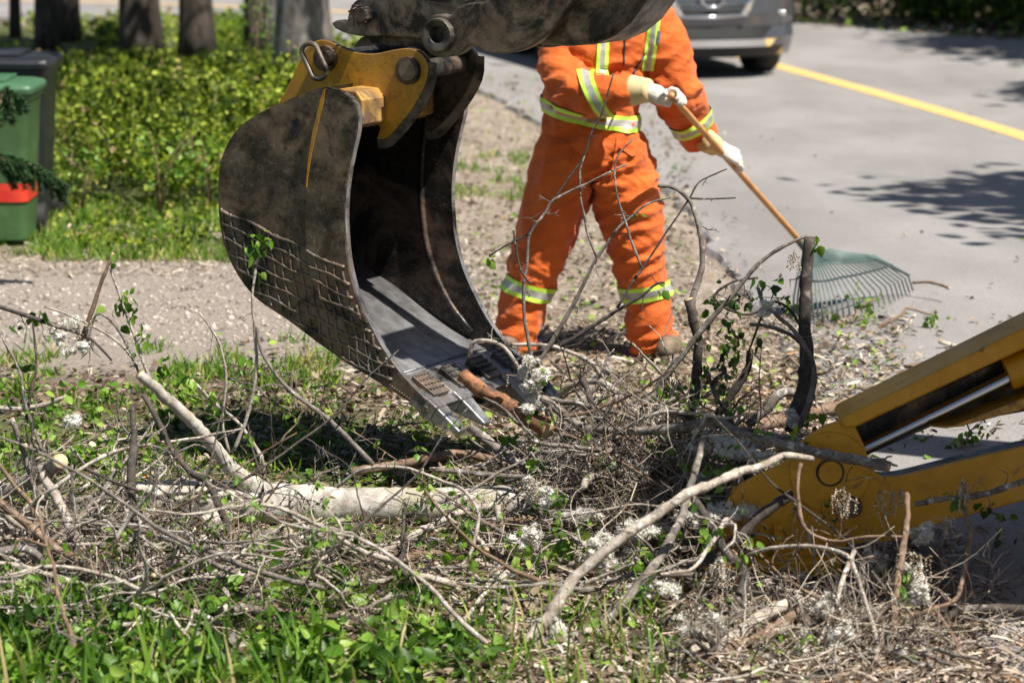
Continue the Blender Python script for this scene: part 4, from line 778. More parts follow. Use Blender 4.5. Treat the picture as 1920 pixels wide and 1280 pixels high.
for (mx, my, sx, sy, n, lab, grp) in ((1190, 1010, 110, 45, 24, 'forked thin branch tangled in the main brush pile', 'forked branches in the main pile'), (130, 1070, 150, 75, 46, 'forked thin branch tangled in the brush at the left', 'forked branches at the left'), (500, 1140, 190, 50, 30, 'forked thin branch lying in the front weeds below the log', 'forked branches in the front weeds'), (1560, 1190, 120, 40, 6, 'forked thin branch on the ground before the yellow leg', 'forked branches before the yellow leg')):
    for _ in range(n):
        g = gnd(random.gauss(mx, sx), random.gauss(my, sy)); k = cnt % 12
        if cnt < 12: o = bp_[k]
        else:
            o = bp_[k].copy(); COL.objects.link(o)
            for ch in bp_[k].children: c_ = ch.copy(); COL.objects.link(c_); c_.parent = o
        cnt += 1; h = pile_h(g.x, g.y); az = random.uniform(0, 6.3); o.location = (g.x - .4 * math.cos(az), g.y - .15 * math.sin(az), .02 + random.uniform(0, .8) * h + (.07 if 'weeds' in grp else 0))
        hi_ = 'main' in grp; o.rotation_euler = (random.uniform(-.4, .4), random.uniform(-.3, .12) if hi_ else random.uniform(-.06, .08), az); sc1 = random.uniform(.55, 1.) if hi_ else random.uniform(.5, .8); o.scale = (sc1,) * 3; tag(o, lab, 'branch', grp)
# fine brush in the pile: uncountable
def stick_template(seed, side):
    random.seed(seed); b = MB(); d = Vector((1, 0, 0)); P = [Vector((-.5, 0, 0))]
    for k in range(7): d = (d + Vector((random.gauss(0, .1), random.gauss(0, .25), random.gauss(0, .25)))).normalized(); P.append(P[-1] + d / 7)
    def tri(P, r):
        rings = []
        for i, p in enumerate(P):
            rings.append([p + Vector((0, math.cos(a) * r * (1 - .5 * i / len(P)), math.sin(a) * r * (1 - .5 * i / len(P)))) for a in (0, 2.1, 4.2)])
        b.quadring(rings, 0, False)
    tri(P, .007)
    for _ in range(side):
        i = random.randrange(1, 7); q = P[i]; dd = Vector((random.uniform(.2, 1), random.gauss(0, 1), random.gauss(0, 1))).normalized(); Q = [q]
        for k in range(4): dd = (dd + Vector((random.gauss(0, .2),) * 3)).normalized(); Q.append(Q[-1] + dd * .07)
        tri(Q, .0045)
    return np.array([tuple(v) for v in b.v]), np.array(b.f)
M['fine'] = island('fine_twigs', [(0, (.03, .02, .015)), (.4, (.12, .085, .06)), (.7, (.34, .27, .2)), (1, (.62, .54, .44))], .85)
L = []
for k in range(8):
    tv, tf = stick_template(100 + k, 5)
    for (n, mx, my, sx, sy) in ((75, 1220, 1000, 120, 45), (26, 1170, 905, 80, 30), (26, 180, 1125, 170, 60), (26, 1600, 1210, 170, 40), (34, 560, 1130, 230, 60)):
        P = []
        for _ in range(n):
            g = gnd(rng.normal(mx, sx), rng.normal(my, sy)); P.append((g.x, g.y, .01 + rng.uniform(0, 1) * pile_h(g.x, g.y) * .85))
        L.append(scat(tv, tf, np.array(P), rots(n, .35), rng.uniform(.15, .42, n)))
random.seed(99)
stuff('brush', L, M['fine'], 'dense mat of fine broken twigs filling the pile', 'brush')
# seed fluff and catkins
def fluffball(c, r, n):
    P = rng.normal(0, 1, (n, 3)); P /= np.linalg.norm(P, axis=1)[:, None]; P = np.array(c) + P * (rng.uniform(0, 1, n) ** .45)[:, None] * np.array(r)
    tv = [(-.5, -.02, 0), (-.5, .02, 0), (0, .05, .12), (.5, .0, 0.)]; tf = [(0, 1, 2), (0, 2, 3)]
    return scat(tv, tf, P, rots(n, 1.2), rng.uniform(.008, .026, n))
_b = MB(); _b.ball((0, 0, 0), 1, n=8, m=6); _q = [f for f in _b.f if len(f) == 4]; BLOB = (np.array(_b.v), np.array([t for f in _q for t in ((f[0], f[1], f[2]), (f[0], f[2], f[3]))]))
L = []
FL = [(1130, 880, 60, 18, 9.4), (1180, 925, 60, 22, 9.3), (1010, 720, 30, 24, 9.6), (1000, 760, 26, 18, 9.6), (990, 690, 20, 20, 9.65), (1010, 930, 22, 40, 9.0), (990, 1010, 26, 30, 8.9), (1240, 870, 60, 16, 9.3), (1360, 830, 50, 14, 9.2), (1390, 850, 60, 14, 9.0), (1050, 850, 30, 20, 9.5), (1090, 960, 50, 18, 9.1), (1330, 960, 60, 20, 8.9), (1400, 960, 40, 16, 8.9),
      (1345, 1075, 16, 28, 8.4), (1330, 1180, 30, 26, 8.1), (1300, 1200, 30, 16, 8.1), (1565, 1190, 34, 40, 8.1), (1540, 1150, 20, 24, 8.15), (1590, 1200, 22, 20, 8.1), (1715, 1075, 15, 26, 8.2), (1725, 1110, 14, 30, 8.2), (1620, 1060, 20, 30, 8.7), (1730, 1000, 20, 20, 8.5), (1040, 1195, 22, 26, 8.1), (120, 620, 24, 20, 9.0), (135, 650, 22, 12, 9.0), (130, 790, 12, 18, 8.9), (1684, 1262, 10, 16, 7.9), (1440, 580, 16, 12, 9.5), (1490, 790, 16, 24, 9.5), (1300, 900, 30, 20, 9.2), (950, 1090, 40, 14, 8.8), (1500, 1240, 16, 24, 8.0), (1555, 1130, 14, 20, 8.2), (1170, 860, 40, 12, 9.6), (1200, 1000, 70, 24, 9.0), (1120, 1050, 60, 24, 8.8), (1240, 1100, 50, 20, 8.5)]
for x, y, rx, ry, Y in FL:
    for _ in range(3):
        c = at(x + rng.normal(0, rx * .4), y + rng.normal(0, ry * .4), Y + rng.normal(0, .06)); s = PXM(Y); c.z = max(c.z, .03)
        L.append(fluffball(c, (rx * s * .5, rx * s * .45, ry * s * .55), int(110 + rx * ry * .3)))
        for _k in range(max(4, int(rx * ry / 60))):
            q = np.array(c) + rng.normal(0, .33, 3) * np.array([rx * s, rx * s, ry * s]) * .9; r_ = rng.uniform(.004, .010)
            V_, F_ = BLOB; dv = V_ * (1 + .35 * rng.normal(0, 1, (len(V_), 1))) * r_ * np.array([1.3, 1.3, .8]); L.append((dv + q, F_)); L.append(fluffball(q, (r_ * 1.9,) * 3, 40))
stuff('seed_fluff', L, M['fluff'], 'white cottony poplar seed fluff caught on the branches', 'seed fluff')
tvc = np.array([(math.cos(a) * .1, math.sin(a) * .1, z) for z in (0, -.3) for a in (0, 2.1, 4.2)]); 
def catkin_string(p, l):
    n = int(l / .006); P = []; q = np.array(p)
    dx, dy = random.gauss(0, .15), random.gauss(0, .15)
    for i in range(n): P.append(q + np.array([dx * i * .006, dy * i * .006, -i * .006]) + rng.normal(0, .0018, 3))
    return scat(OCT_V, OCT_F, np.array(P), rots(n, 1), rng.uniform(.003, .006, n))
def cluster(px, py, Y, n, l, sp, label):
    tops = sorted([at(px + random.gauss(0, sp), py + random.gauss(0, 5), Y + random.gauss(0, .02)) for _ in range(n)], key=lambda p: p.x); L = [catkin_string(p, random.uniform(.5, 1.) * l) for p in tops]
    b = MB(); b.tube(tops, .002, 3, cap=False); L.append((np.array(b.v), np.array([t for f in b.f for t in ((f[0], f[1], f[2]), (f[0], f[2], f[3]))])))
    V, F = joinvf(L); tag(link_mesh('catkin_cluster', V, F, M['catkin'], smooth=True), label, 'catkins', 'hanging catkin clusters')
for a in [(1575, 925, 8.5, 12, .09, 14, 'left one of two withered catkin clusters hanging on the yellow leg'), (1668, 925, 8.5, 14, .09, 12, 'catkin tassel hanging on the yellow leg beside the upright brown branch'), (1592, 935, 8.5, 10, .08, 14, 'fluffy catkin cluster over the leg bolt'), (1808, 905, 8.45, 8, .11, 6, 'catkin cluster at the bent tip of the reddish twig'),
          (1770, 975, 8.4, 8, .07, 12, 'curled catkins left of the reddish twig below the leg'), (1715, 1040, 8.2, 12, .13, 14, 'large catkin cluster beside the upright brown branch'), (1345, 1060, 8.35, 12, .10, 12, 'catkin cluster hanging at the left end of the pale bow'), (1330, 1150, 8.1, 14, .07, 24, 'catkin cluster above the thick tan branch'), (1560, 1150, 8.1, 16, .15, 22, 'big catkin cluster under the pale bow'),
          (1590, 1190, 8.05, 12, .1, 22, 'catkin cluster low in the middle front of the leg'), (1250, 945, 8.9, 10, .06, 30, 'catkins strewn on top of the pile near the long tan branch'), (1400, 560, 9.5, 12, .04, 30, 'withered catkins on the looping twig left of the stump'), (1000, 900, 9.0, 10, .1, 10, 'catkins hanging right of the log’s end'), (1000, 700, 9.6, 12, .06, 22, 'catkins matted beside the bucket teeth'), (140, 610, 9.0, 14, .06, 20, 'catkin tangle on the drooping branch at the left'),
          (1625, 1185, 8.0, 8, .08, 10, 'thin catkins on the right of the low cluster'), (1490, 480, 9.55, 8, .06, 6, 'withered catkins on the left side of the dark stump')]: cluster(*a)
# leaves tucked into the pile
L = []
PL = [(1000, 770, 9.6, 8), (950, 815, 9.6, 12), (985, 820, 9.6, 10), (1010, 715, 9.5, 6), (1000, 865, 9.2, 7), (1040, 930, 9.0, 12), (1030, 940, 9.0, 8), (1230, 850, 9.3, 8), (1260, 840, 9.2, 8), (1200, 845, 9.4, 6), (1340, 870, 9.1, 8), (1350, 890, 9.0, 8), (1440, 900, 9, 6), (1300, 870, 9.2, 7), (800, 1010, 8.8, 6), (835, 1020, 8.8, 6), (870, 1000, 8.8, 8), (905, 1080, 8.6, 8), (1000, 1080, 8.6, 8), (1035, 1020, 8.8, 7), (1070, 1020, 8.8, 6),
      (1270, 1000, 8.7, 6), (1345, 1140, 8.2, 3), (1100, 1140, 8.3, 6), (1490, 1200, 8.05, 8), (1545, 1230, 8, 8), (1240, 740, 9.5, 7), (1470, 560, 9.6, 6), (780, 830, 9.9, 4), (1010, 770, 9.5, 6), (1690, 1130, 8.2, 5), (1600, 1240, 8, 6), (310, 690, 9.7, 14), (350, 700, 9.7, 14), (330, 730, 9.7, 14), (455, 680, 9.8, 5), (280, 720, 9.6, 12), (380, 750, 9.8, 10), (420, 770, 9.9, 8), (200, 740, 9.6, 14), (170, 760, 9.4, 14), (260, 820, 9.6, 10), (110, 800, 8.9, 8), (290, 830, 9.6, 10),
      (30, 830, 9.3, 10), (60, 780, 9.3, 10), (120, 740, 9.4, 12), (60, 700, 9.5, 8), (220, 1000, 8.7, 8), (230, 1030, 8.6, 6), (200, 880, 9.0, 6), (1150, 905, 9.2, 7), (1120, 870, 9.4, 5), (1290, 935, 8.9, 5), (1390, 905, 8.9, 6)]
for _ in range(46):
    x, y = random.gauss(1130, 160), random.gauss(950, 70); PL.append((x, y, gnd(x, y + 60).y, random.randint(4, 10)))
for _ in range(40):
    x, y = random.uniform(-20, 620), random.uniform(720, 1150); PL.append((x, y, gnd(x, y + 30).y, random.randint(5, 12)))
for x, y, Y, n in PL:
    P = [at(x + random.gauss(0, 10), y + random.gauss(0, 8), Y) for _ in range(4)]; L.append(leaves_on(P, n, .018, .045, .7, .015))
stuff('foliage', L, M['leaf'], 'green poplar leaves tucked among the cut branches', 'leaves')
# ------------------------------------------------------------------ undergrowth and trees
def ppx(x, y, Y): return at(x, y, Y)
L = []
for _ in range(1500):
    px = rng.uniform(60, 620); Yg = rng.uniform(16.9, 30) if rng.random() < .75 else rng.uniform(16.9, 20)
    X = (px - 960) / FPX * Yg * 1.01
    edge = 17.1 + 1.6 * noise.noise(Vector((X * 1.3, 0, 0)))
    if Yg < edge: continue
    if px < 130 and Yg < 18: continue
    if noise.noise(Vector((X * 1.9, Yg * 1.2, 2))) < rng.uniform(-.2, .2): continue
    cap = min(.66, max(.1, 2.37 - .0865 * Yg)) * (1 + .9 * noise.noise(Vector((X * 1.1, Yg * .8, 8)))) * min(1., .35 + .65 * (Yg - edge) / 1.6); h = cap * rng.uniform(.25, 1) ** .8
    n = int(rng.uniform(20, 90)); q_ = rng.uniform(.45, 1.05); L.append(leafclump((X, Yg, h * rng.uniform(.5, .9)), n, rng.uniform(.06, .24), h * .35, .018 * q_, .058 * q_, .9))
for _ in range(150):      # taller shoots standing out of the mass
    px = rng.uniform(130, 560); Yg = rng.uniform(17.8, 27); X = (px - 960) / FPX * Yg
    cap = max(.12, 2.36 - .0865 * Yg) * rng.uniform(.6, 1.15) * (.55 if Yg < 19 else 1) + (.10 if px > 380 and Yg > 22 else 0)
    for k in range(5): L.append(leafclump((X + rng.normal(0, .05), Yg + rng.normal(0, .05), cap * (.45 + .13 * k)), 12, .11 - .012 * k, .04, .025, .06, .9))
for _ in range(70):      # loose weeds spilling over the verge
    g = gnd(rng.uniform(120, 450), rng.uniform(385, 490)); L.append(leafclump((g.x, g.y, .05), int(rng.uniform(8, 26)), rng.uniform(.04, .12), .05, .015, .045, .9))
for _ in range(260):
    px = rng.uniform(-20, 620); Yg = rng.uniform(26, 34); X = (px - 960) / FPX * Yg
    if noise.noise(Vector((X * .9, Yg * .5, 12))) < -.05: continue
    L.append(leafclump((X, Yg, .12), 26, .2, .1, .03, .08, .9))
for _ in range(60):
    px = rng.uniform(640, 1000); Yg = rng.uniform(28.5, 32); X = (px - 960) / FPX * Yg
    if X > road_in(Yg) - .4: continue
    L.append(leafclump((X, Yg, .2), 30, .2, .15, .04, .08, .8))
stuff('undergrowth', L, M['shrub'], 'bright green leafy undergrowth below the tree trunks', 'undergrowth')
L = []
for _ in range(520):
    px = rng.uniform(1380, 2300); Yb = np.interp(px, [1300, 1600, 1920, 2300], [37.5, 34.8, 33.0, 31]) + rng.uniform(0, 5)
    X = (px - 960) / FPX * Yb; n = 50; h = rng.uniform(.2, 2.2)
    L.append(leafclump((X, Yb, h), n, .45, .45, .06, .13, .8))
stuff('forest_edge', L, M['leaf_dark'], 'dark leafy forest edge across the road', 'forest')
P = np.array([(x, y, gz(x, y) + .03) for x, y in [((px - 960) / FPX * yy, yy) for px, yy in zip(rng.uniform(1350, 2000, 1800), rng.uniform(31.5, 36, 1800))] if x > outer(y) - .3])
if len(P): stuff('dry_leaves', scat(LEAF_V, LEAF_F, P, rots(len(P), .4), rng.uniform(.05, .12, len(P))), M['debris'], 'dry fallen leaves on the far bank of the road', 'leaf litter')
tb = noisy('trunk_bark', [(.3, (.02, .014, .011)), (.5, (.06, .045, .037)), (.7, (.14, .115, .1))], 14, .9, 0, .9, .03, 8, (1, 1, .3), [((.28, .26, .24), 9, .62, .7, None)])
tb2 = noisy('pale_trunk_bark', [(.3, (.07, .06, .055)), (.5, (.17, .155, .145)), (.7, (.34, .32, .3))], 9, .9, 0, .9, .03, 8, (1, 1, .35), [((.04, .032, .028), 14, .56, .66, (1, 1, .4))])
def crown_mesh(n, r, z0, z1, s0, s1):
    P = []
    for _ in range(n // 14):
        z = rng.uniform(z0, z1); rad = r * (1 - .75 * (z - z0) / (z1 - z0)) * rng.uniform(.2, 1); a = rng.uniform(0, 6.3)
        c = np.array([rad * math.cos(a), rad * math.sin(a), z]); P.append(c + rng.normal(0, .22, (14, 3)) * np.array([1, 1, .5]))
    P = np.concatenate(P); return scat(LEAF_V, LEAF_F, P, rots(len(P), .8), rng.uniform(s0, s1, len(P)))
def tree(px, py, wpx, label, top=9., lean=0., crown=True, group='tree trunks above the undergrowth', base=None, cr=1.6, z0=4., dens=1500, limbs=True, coff=(0, 0)):
    g = gnd(px, py) if base is None else Vector(base); r = wpx / 2 * g.y * 1.01 / FPX if wpx > 2 else wpx
    t = thing('tree', label, 'tree', (g.x, g.y, 0), group); b = MB(); P = [g + Vector((lean * z * .1 + .02 * math.sin(z * 1.3 + px), 0, z)) for z in np.linspace(-.05, top, 24)]
    rad = [r * (1.25 if i == 0 else 1.08 if i == 1 else 1 - .75 * i / 23) for i in range(24)]
    b.tube(P, rad, 14, rough=.05)
    if limbs:
        for k in range(7):
            i = random.randrange(10, 22); a = random.uniform(0, 6.3); b.tube([P[i], P[i] + Vector((math.cos(a), math.sin(a), .2)) * .7, P[i] + Vector((math.cos(a), math.sin(a), .3)) * 1.5], [rad[i] * .4, rad[i] * .3, rad[i] * .1], 6)
    b.build('trunk', [tb2 if 'widest' in label else tb], t)
    if crown:
        V, F = crown_mesh(dens, cr, z0, top, .12, .3); V = V + np.array([g.x + coff[0], g.y + coff[1], 0]); link_mesh('crown', V, F, M['leaf_dark'], t, smooth=False)
    return t
for a in [(26, 70, 20, 'slender dark tree at the far left behind the bins'), (92, 95, 42, 'dark tree behind the black bin, left of a close pair'), (130, 78, 46, 'dark tree tight against the right of the one behind the bin'),
          (262, 120, 58, 'grey brown leaning tree in the middle of the undergrowth'), (290, 108, 26, 'narrow black tree tucked behind the leaning one'), (366, 120, 62, 'broad straight dark tree left of the grassy gap'), (472, 112, 34, 'dark tree right of the grassy gap'),
          (515, 120, 46, 'dark tree close left of the widest trunk'), (566, 165, 106, 'widest pale grey trunk behind the bucket hinge')]:
    tree(*a, lean=(-.5 if 'leaning one' in a[3] or 'leaning tree' in a[3] else 0), dens=900)
for i, (x, y) in enumerate([(6.5, 37), (8.2, 36), (3.6, 40.5), (5.0, 39)]):
    tree(0, 0, .22, ['dark tree beyond the road, second from the right', 'dark tree beyond the road at the right edge', 'dark tree beyond the road right above the car', 'dark tree beyond the road between two others'][i], base=(x, y, .6), group='dark trees across the road', top=8, z0=1.5, cr=2.2)
# roadside trees right of the frame: their crowns cast the shade patches on the asphalt
for i, (x, y, top, z0, cr, dn) in enumerate([(6.8, 15.6, 8.0, 4.8, 2.5, 1500), (8.5, 22.7, 8., 4.2, 2.3, 2600), (9.2, 28.2, 9, 3.2, 3.2, 5500), (8.2, 31.5, 9, 3, 2.6, 4500)]):
    tree(0, 0, .16, 'roadside tree standing outside the picture and shading the ground', base=(x, y, 0), group='roadside trees outside the picture', top=top, z0=z0, cr=cr, dens=dn)
tree(0, 0, .15, 'unseen leaning tree added left of the picture to shade the shrubs', base=(-4.5, 18.2, 0), group='roadside trees outside the picture', lean=4.2, top=7.5, z0=3.8, cr=2.5, dens=1300, coff=(2.6, 0))  # unseen tree added for its dappled shade, crown shifted over the shrubs
tree(0, 0, .15, 'unseen leaning tree added left of the picture to shade the undergrowth', base=(-6.2, 22.5, 0), group='roadside trees outside the picture', lean=4.5, top=8, z0=4., cr=2.6, dens=1500, coff=(4.4, 0))  # another unseen shade tree, added with its crown offset over the undergrowth
# young saplings in the shrubs
for (x, y, h, lab) in [(300, 420, .55, 'yellow green sapling at the front of the shrubs, tallest stems'), (395, 400, .45, 'light green sapling beside the bucket’s back edge'), (150, 400, .4, 'small bright sapling beside the bins'), (480, 190, .9, 'bright leafed sapling in front of the wide trunk')]:
    g = gnd(x, y) if y > 300 else at(x, y, 24); g.z = 0; t = thing('sapling', lab, 'sapling', (g.x, g.y, 0), 'saplings in the undergrowth'); b = MB()
    for k in range(4): b.tube([g, g + Vector((random.gauss(0, .06), random.gauss(0, .05), h * .6)), g + Vector((random.gauss(0, .13), random.gauss(0, .1), h))], [.007, .005, .002], 5)
    b.build('stem', [M['bark_brown']], t); V, F = leafclump((g.x, g.y, h * .7), 170, .2, h * .4, .018, .045); link_mesh('leaves', V, F, M['leaf'], t, smooth=False)
# ------------------------------------------------------------------ spruce at the left: trunk out of frame, boughs reaching in
sp = thing('spruce_tree', 'spruce tree at the left edge reaching two dark needled boughs over the bins', 'tree', (-3.9, 15.2, 0))
b = MB(); b.tube([(-3.9, 15.2, -.05), (-3.9, 15.2, 2), (-3.9, 15.2, 5)], [.14, .12, .03], 12, rough=.05); b.build('trunk', [tb], sp)
def bough(P, nside, l0, l1):
    b = MB(); C = catmull(P, 30); b.tube(C, [.012 * (1 - .8 * i / 30) for i in range(31)], 6); pos = []; rot = []
    subs = [C]
    for k in range(nside):
        i = random.randrange(4, 29); t = (C[i] - C[i - 1]).normalized(); s = Vector((random.gauss(0, .6), random.gauss(0, .8), random.gauss(-.7, .5))); d = (t * .9 + s * .8).normalized()
        l = random.uniform(l0, l1) * (1 - i / 45); Q = [C[i] + d * (l * j / 8) + Vector((0, 0, -.03 * (j / 8) ** 2)) for j in range(9)]; b.tube(Q, .003, 4); subs.append(Q)
    for S in subs:
        for i in range(len(S) - 1):
            t = (S[i + 1] - S[i]); L_ = t.length; t.normalize()
            for _ in range(int(L_ / .0006)):
                p = S[i].lerp(S[i + 1], random.random()); q = t.orthogonal(); q.rotate(Matrix.Rotation(random.uniform(0, 6.3), 3, t)); y = (q + t * .9).normalized(); x = y.cross(t).normalized(); z = x.cross(y)
                pos.append(p); rot.append(np.array([x, y, z]).T)
    o = b.build('bough', [M['bark_brown']], sp)
    tv = [(-.5, 0, 0), (.5, 0, 0), (0, 1, 0), (0, .5, .5)]; tf = [(0, 1, 2), (0, 2, 3)]
    n = len(pos); V, F = scat(tv, tf, np.array(pos), np.array(rot), np.c_[np.full(n, .005), rng.uniform(.018, .032, n), np.full(n, .004)]); link_mesh('needles', V, F, M['needle'], o, smooth=False)
YS = 14.6
bough([Vector((-3.9, 15.2, 1.35)), at(-60, 260, YS), at(20, 295, YS), at(70, 315, YS), at(128, 352, YS)], 90, .07, .24)
bough([Vector((-3.9, 15.2, 1.9)), at(-60, 180, YS), at(10, 172, YS), at(45, 190, YS)], 50, .06, .18)
# ------------------------------------------------------------------ bins
def rrect(cx, cy, z, sx, sy, r=.05, n=4):
    P = []
    for qx, qy, a0 in ((1, 1, 0), (-1, 1, 90), (-1, -1, 180), (1, -1, 270)):
        for k in range(n + 1):
            a = R(a0 + 90 * k / n); P.append(Vector((cx + qx * (sx / 2 - r) + r * math.cos(a), cy + qy * (sy / 2 - r) + r * math.sin(a), z)))
    return P
def bin_(px, py, H, W, D, body, lid, label, red=False, openl=False):
    g = gnd(px, py); cx = g.x - W / 2; cy = g.y + D / 2; t = thing('wheeled_bin', label, 'bin', (cx, cy, 0)); b = MB()
    rings = [rrect(cx, cy, z, W * s, D * s) for z, s in ((.03, .86), (.3 * H, .89), (.6 * H, .94), (.85 * H, .985), (.86 * H, 1.0), (.9 * H, 1.0), (.9 * H, 1.05), (.93 * H, 1.05))]
    b.quadring(rings); b.build('body', [body], t, sharp=35)
    b = MB(); rings = [rrect(cx, cy + .0, z, W * s, D * s2) for z, s, s2 in ((.93 * H, 1.1, 1.1), (.965 * H, 1.12, 1.12), (.985 * H, 1.08, 1.08), (H, .9, .9))]; b.quadring(rings)
    b.box((cx, cy, H + .008), W * .5, D * .8, .025); b.tube([(cx - W * .45, cy + D * .58, .95 * H), (cx + W * .45, cy + D * .58, .95 * H)], .02, 8)
    b.build('lid', [lid], t, smooth=False, bevel=.008)
    if red:
        b = MB(); z0, z1 = .27 * H, .385 * H; r0 = rrect(cx, cy, z0, W * .905 + .004, D * .905 + .004); r1 = rrect(cx, cy, z1, W * .93, D * .93); b.quadring([r0, r1], cap=False); b.build('red_band', [noisy('red_band', [(.4, (.6, .03, .02)), (.6, (.75, .06, .03))], 8, .4)], t)
    for s in (-1, 1):
        b = MB(); b.tube([(cx + s * W * .42, cy + D * .45, .09), (cx + s * W * .42 + s * .05, cy + D * .45, .09)], .09, 16); b.build('wheel', [plain('bin_wheel', (.02, .02, .02), .7)], t, sharp=40)
    return t
gp = noisy('green_plastic', [(.3, (.035, .085, .03)), (.6, (.06, .13, .045)), (.75, (.11, .19, .075))], 5, .5, 0, .1, .01)
gp2 = noisy('green_lid', [(.3, (.03, .09, .045)), (.7, (.07, .17, .085))], 6, .45, 0, .1, .01)
kp = noisy('black_plastic', [(.3, (.008, .009, .013)), (.6, (.018, .02, .028)), (.8, (.05, .052, .062))], 5, .4, 0, .1, .01)
bin_(60, 462, .90, .52, .5, gp, gp2, 'green wheeled bin with a red band at the left edge', red=True)
bin_(90, 432, .99, .6, .55, kp, kp, 'tall black wheeled bin standing behind the green one')
# ------------------------------------------------------------------ car
CX, CY = 1.557, 27.4; ca, sa = math.cos(R(15)), math.sin(R(15))
def cw(x, y, z): return Vector((CX + x * ca + y * sa, CY + x * sa - y * ca, z))     # x: picture right, y: forward to us, z up
car = thing('parked_car', 'silver grey SUV standing on the yellow road line behind the worker', 'car', (CX, CY, 0))
def carmat():
    m, nt, bs = new_mat('car_paint'); bs.inputs['Base Color'].default_value = (.13, .135, .155, 1); bs.inputs['Metallic'].default_value = .65; bs.inputs['Roughness'].default_value = .32
    bs.inputs['Coat Weight'].default_value = .8; bs.inputs['Coat Roughness'].default_value = .05; return m
cp = carmat(); blk = plain('black_trim', (.006, .006, .007), .6); glass = plain('dark_glass', (.02, .025, .03), .06); tyr = noisy('tyre_rubber', [(.4, (.018, .018, .018)), (.6, (.035, .034, .033))], 20, .85)
def fy(s, z):   # forward reach of the nose at lateral s, height z
    base = np.interp(z, [.2, .3, .4, .5, .6, .75, .9, 1.0], [.78, .88, .93, .90, .93, .92, .86, .78]); k = abs(s) / .92
    return float(base - .10 * k ** 2 - .42 * max(0, k - .45) ** 2.0 * 2.2)
S = np.linspace(-.92, .92, 61); Zs = np.linspace(.22, 1.0, 44)
V = [cw(s, fy(s, z), z) for z in Zs for s in S]; ns = len(S); F = [(j * ns + i, j * ns + i + 1, (j + 1) * ns + i + 1, (j + 1) * ns + i) for j in range(len(Zs) - 1) for i in range(ns - 1)]
car_b = link_mesh('front_bumper', V, F, cp, car)
# body: side lofts from nose to tail
b = MB(); rings = []
for y, wd, zt, zb in [(.52, .86, .98, .24), (.36, .91, 1.0, .42), (0, .93, 1.03, .62), (-.38, .93, 1.06, .42), (-.6, .93, 1.08, .24), (-1.5, .93, 1.1, .24), (-2.2, .93, 1.12, .3), (-2.7, .93, 1.13, .55), (-3.1, .92, 1.12, .42), (-3.55, .86, 1.08, .36), (-3.7, .78, .95, .45)]:
    pr = []
    for k, (u, v) in enumerate([(-.7, 0), (-1, .1), (-1.0, .5), (-.985, .85), (-.9, .97), (-.5, 1), (0, 1.02), (.5, 1), (.9, .97), (.985, .85), (1, .5), (1, .1), (.7, 0)]): pr.append(cw(u * wd, y, zb + (zt - zb) * v))
    rings.append(pr)
b.quadring(rings); b.build('body', [cp], car, sharp=50)
b = MB(); rings = []
for y, wd, zt in [(.6, .80, .96), (.75, .72, .9)]: rings.append([cw(-wd, y, .88), cw(-wd, y, zt - .03), cw(-wd * .5, y, zt + .02), cw(wd * .5, y, zt + .02), cw(wd, y, zt - .03), cw(wd, y, .88)])
b.quadring([[cw(-.86, .4, .9), cw(-.86, .4, .99), cw(-.4, .4, 1.03), cw(.4, .4, 1.03), cw(.86, .4, .99), cw(.86, .4, .9)]] + rings); b.build('hood', [cp], car, sharp=40)
b = MB(); rings = []
for y, wd, zt in [(-.35, .80, 1.08), (-1.15, .66, 1.62), (-1.6, .66, 1.68), (-2.9, .64, 1.66), (-3.45, .62, 1.5), (-3.65, .7, 1.12)]:
    rings.append([cw(-.84, y, 1.06), cw(-wd, y, zt - .04), cw(-wd + .06, y, zt), cw(wd - .06, y, zt), cw(wd, y, zt - .04), cw(.84, y, 1.06)])
b.quadring(rings); b.build('cabin_glass', [glass], car, sharp=40)
b = MB(); rings = []
for y, wd, zt in [(-1.1, .64, 1.61), (-1.6, .65, 1.7), (-2.9, .63, 1.68), (-3.5, .6, 1.5)]: rings.append([cw(-wd, y, zt), cw(-wd * .5, y, zt + .02), cw(wd * .5, y, zt + .02), cw(wd, y, zt)])
b.quadring([[p for p in r] + [p - Vector((0, 0, .03)) for p in r[::-1]] for r in rings]); b.build('roof', [cp], car, sharp=40)
def fpatch(name, poly, off, m, nsub=1, parent=None, thick=.02):
    b = MB(); A = [cw(s, fy(s, z) + off, z) for s, z in poly]; B = [cw(s, fy(s, z) + off - thick, z) for s, z in poly]; b.prism(A, B); return b.build(name, [m], parent or car_b, smooth=False, bevel=.004)
def strip2(name, top, bot, off, m, thick=.03, n=14):
    """horizontal strip following the nose: top and bot are functions/points lists [(s,z)]"""
    b = MB(); rings = []
    for i in range(n + 1):
        t = i / n; s1 = np.interp(t, np.linspace(0, 1, len(top)), [p[0] for p in top]); z1 = np.interp(t, np.linspace(0, 1, len(top)), [p[1] for p in top])
        s0 = np.interp(t, np.linspace(0, 1, len(bot)), [p[0] for p in bot]); z0 = np.interp(t, np.linspace(0, 1, len(bot)), [p[1] for p in bot])
        rings.append([cw(s1, fy(s1, z1) + off, z1), cw(s0, fy(s0, z0) + off, z0), cw(s0, fy(s0, z0) + off - thick, z0), cw(s1, fy(s1, z1) + off - thick, z1)])
    b.quadring(rings); return b.build(name, [m], car_b, smooth=True, sharp=40)
chr_ = plain('car_chrome', (.82, .83, .85), .1, 1.)
strip2('lower_intake', [(-.62, .50), (.62, .50)], [(-.5, .40), (.5, .40)], .02, blk)
strip2('skid_trim', [(-.66, .385), (.66, .385)], [(-.6, .315), (.6, .315)], .02, plain('silver_trim', (.85, .86, .88), .15, 1.))
strip2('bumper_lip', [(-.78, .31), (.78, .31)], [(-.72, .215), (.72, .215)], .012, blk)
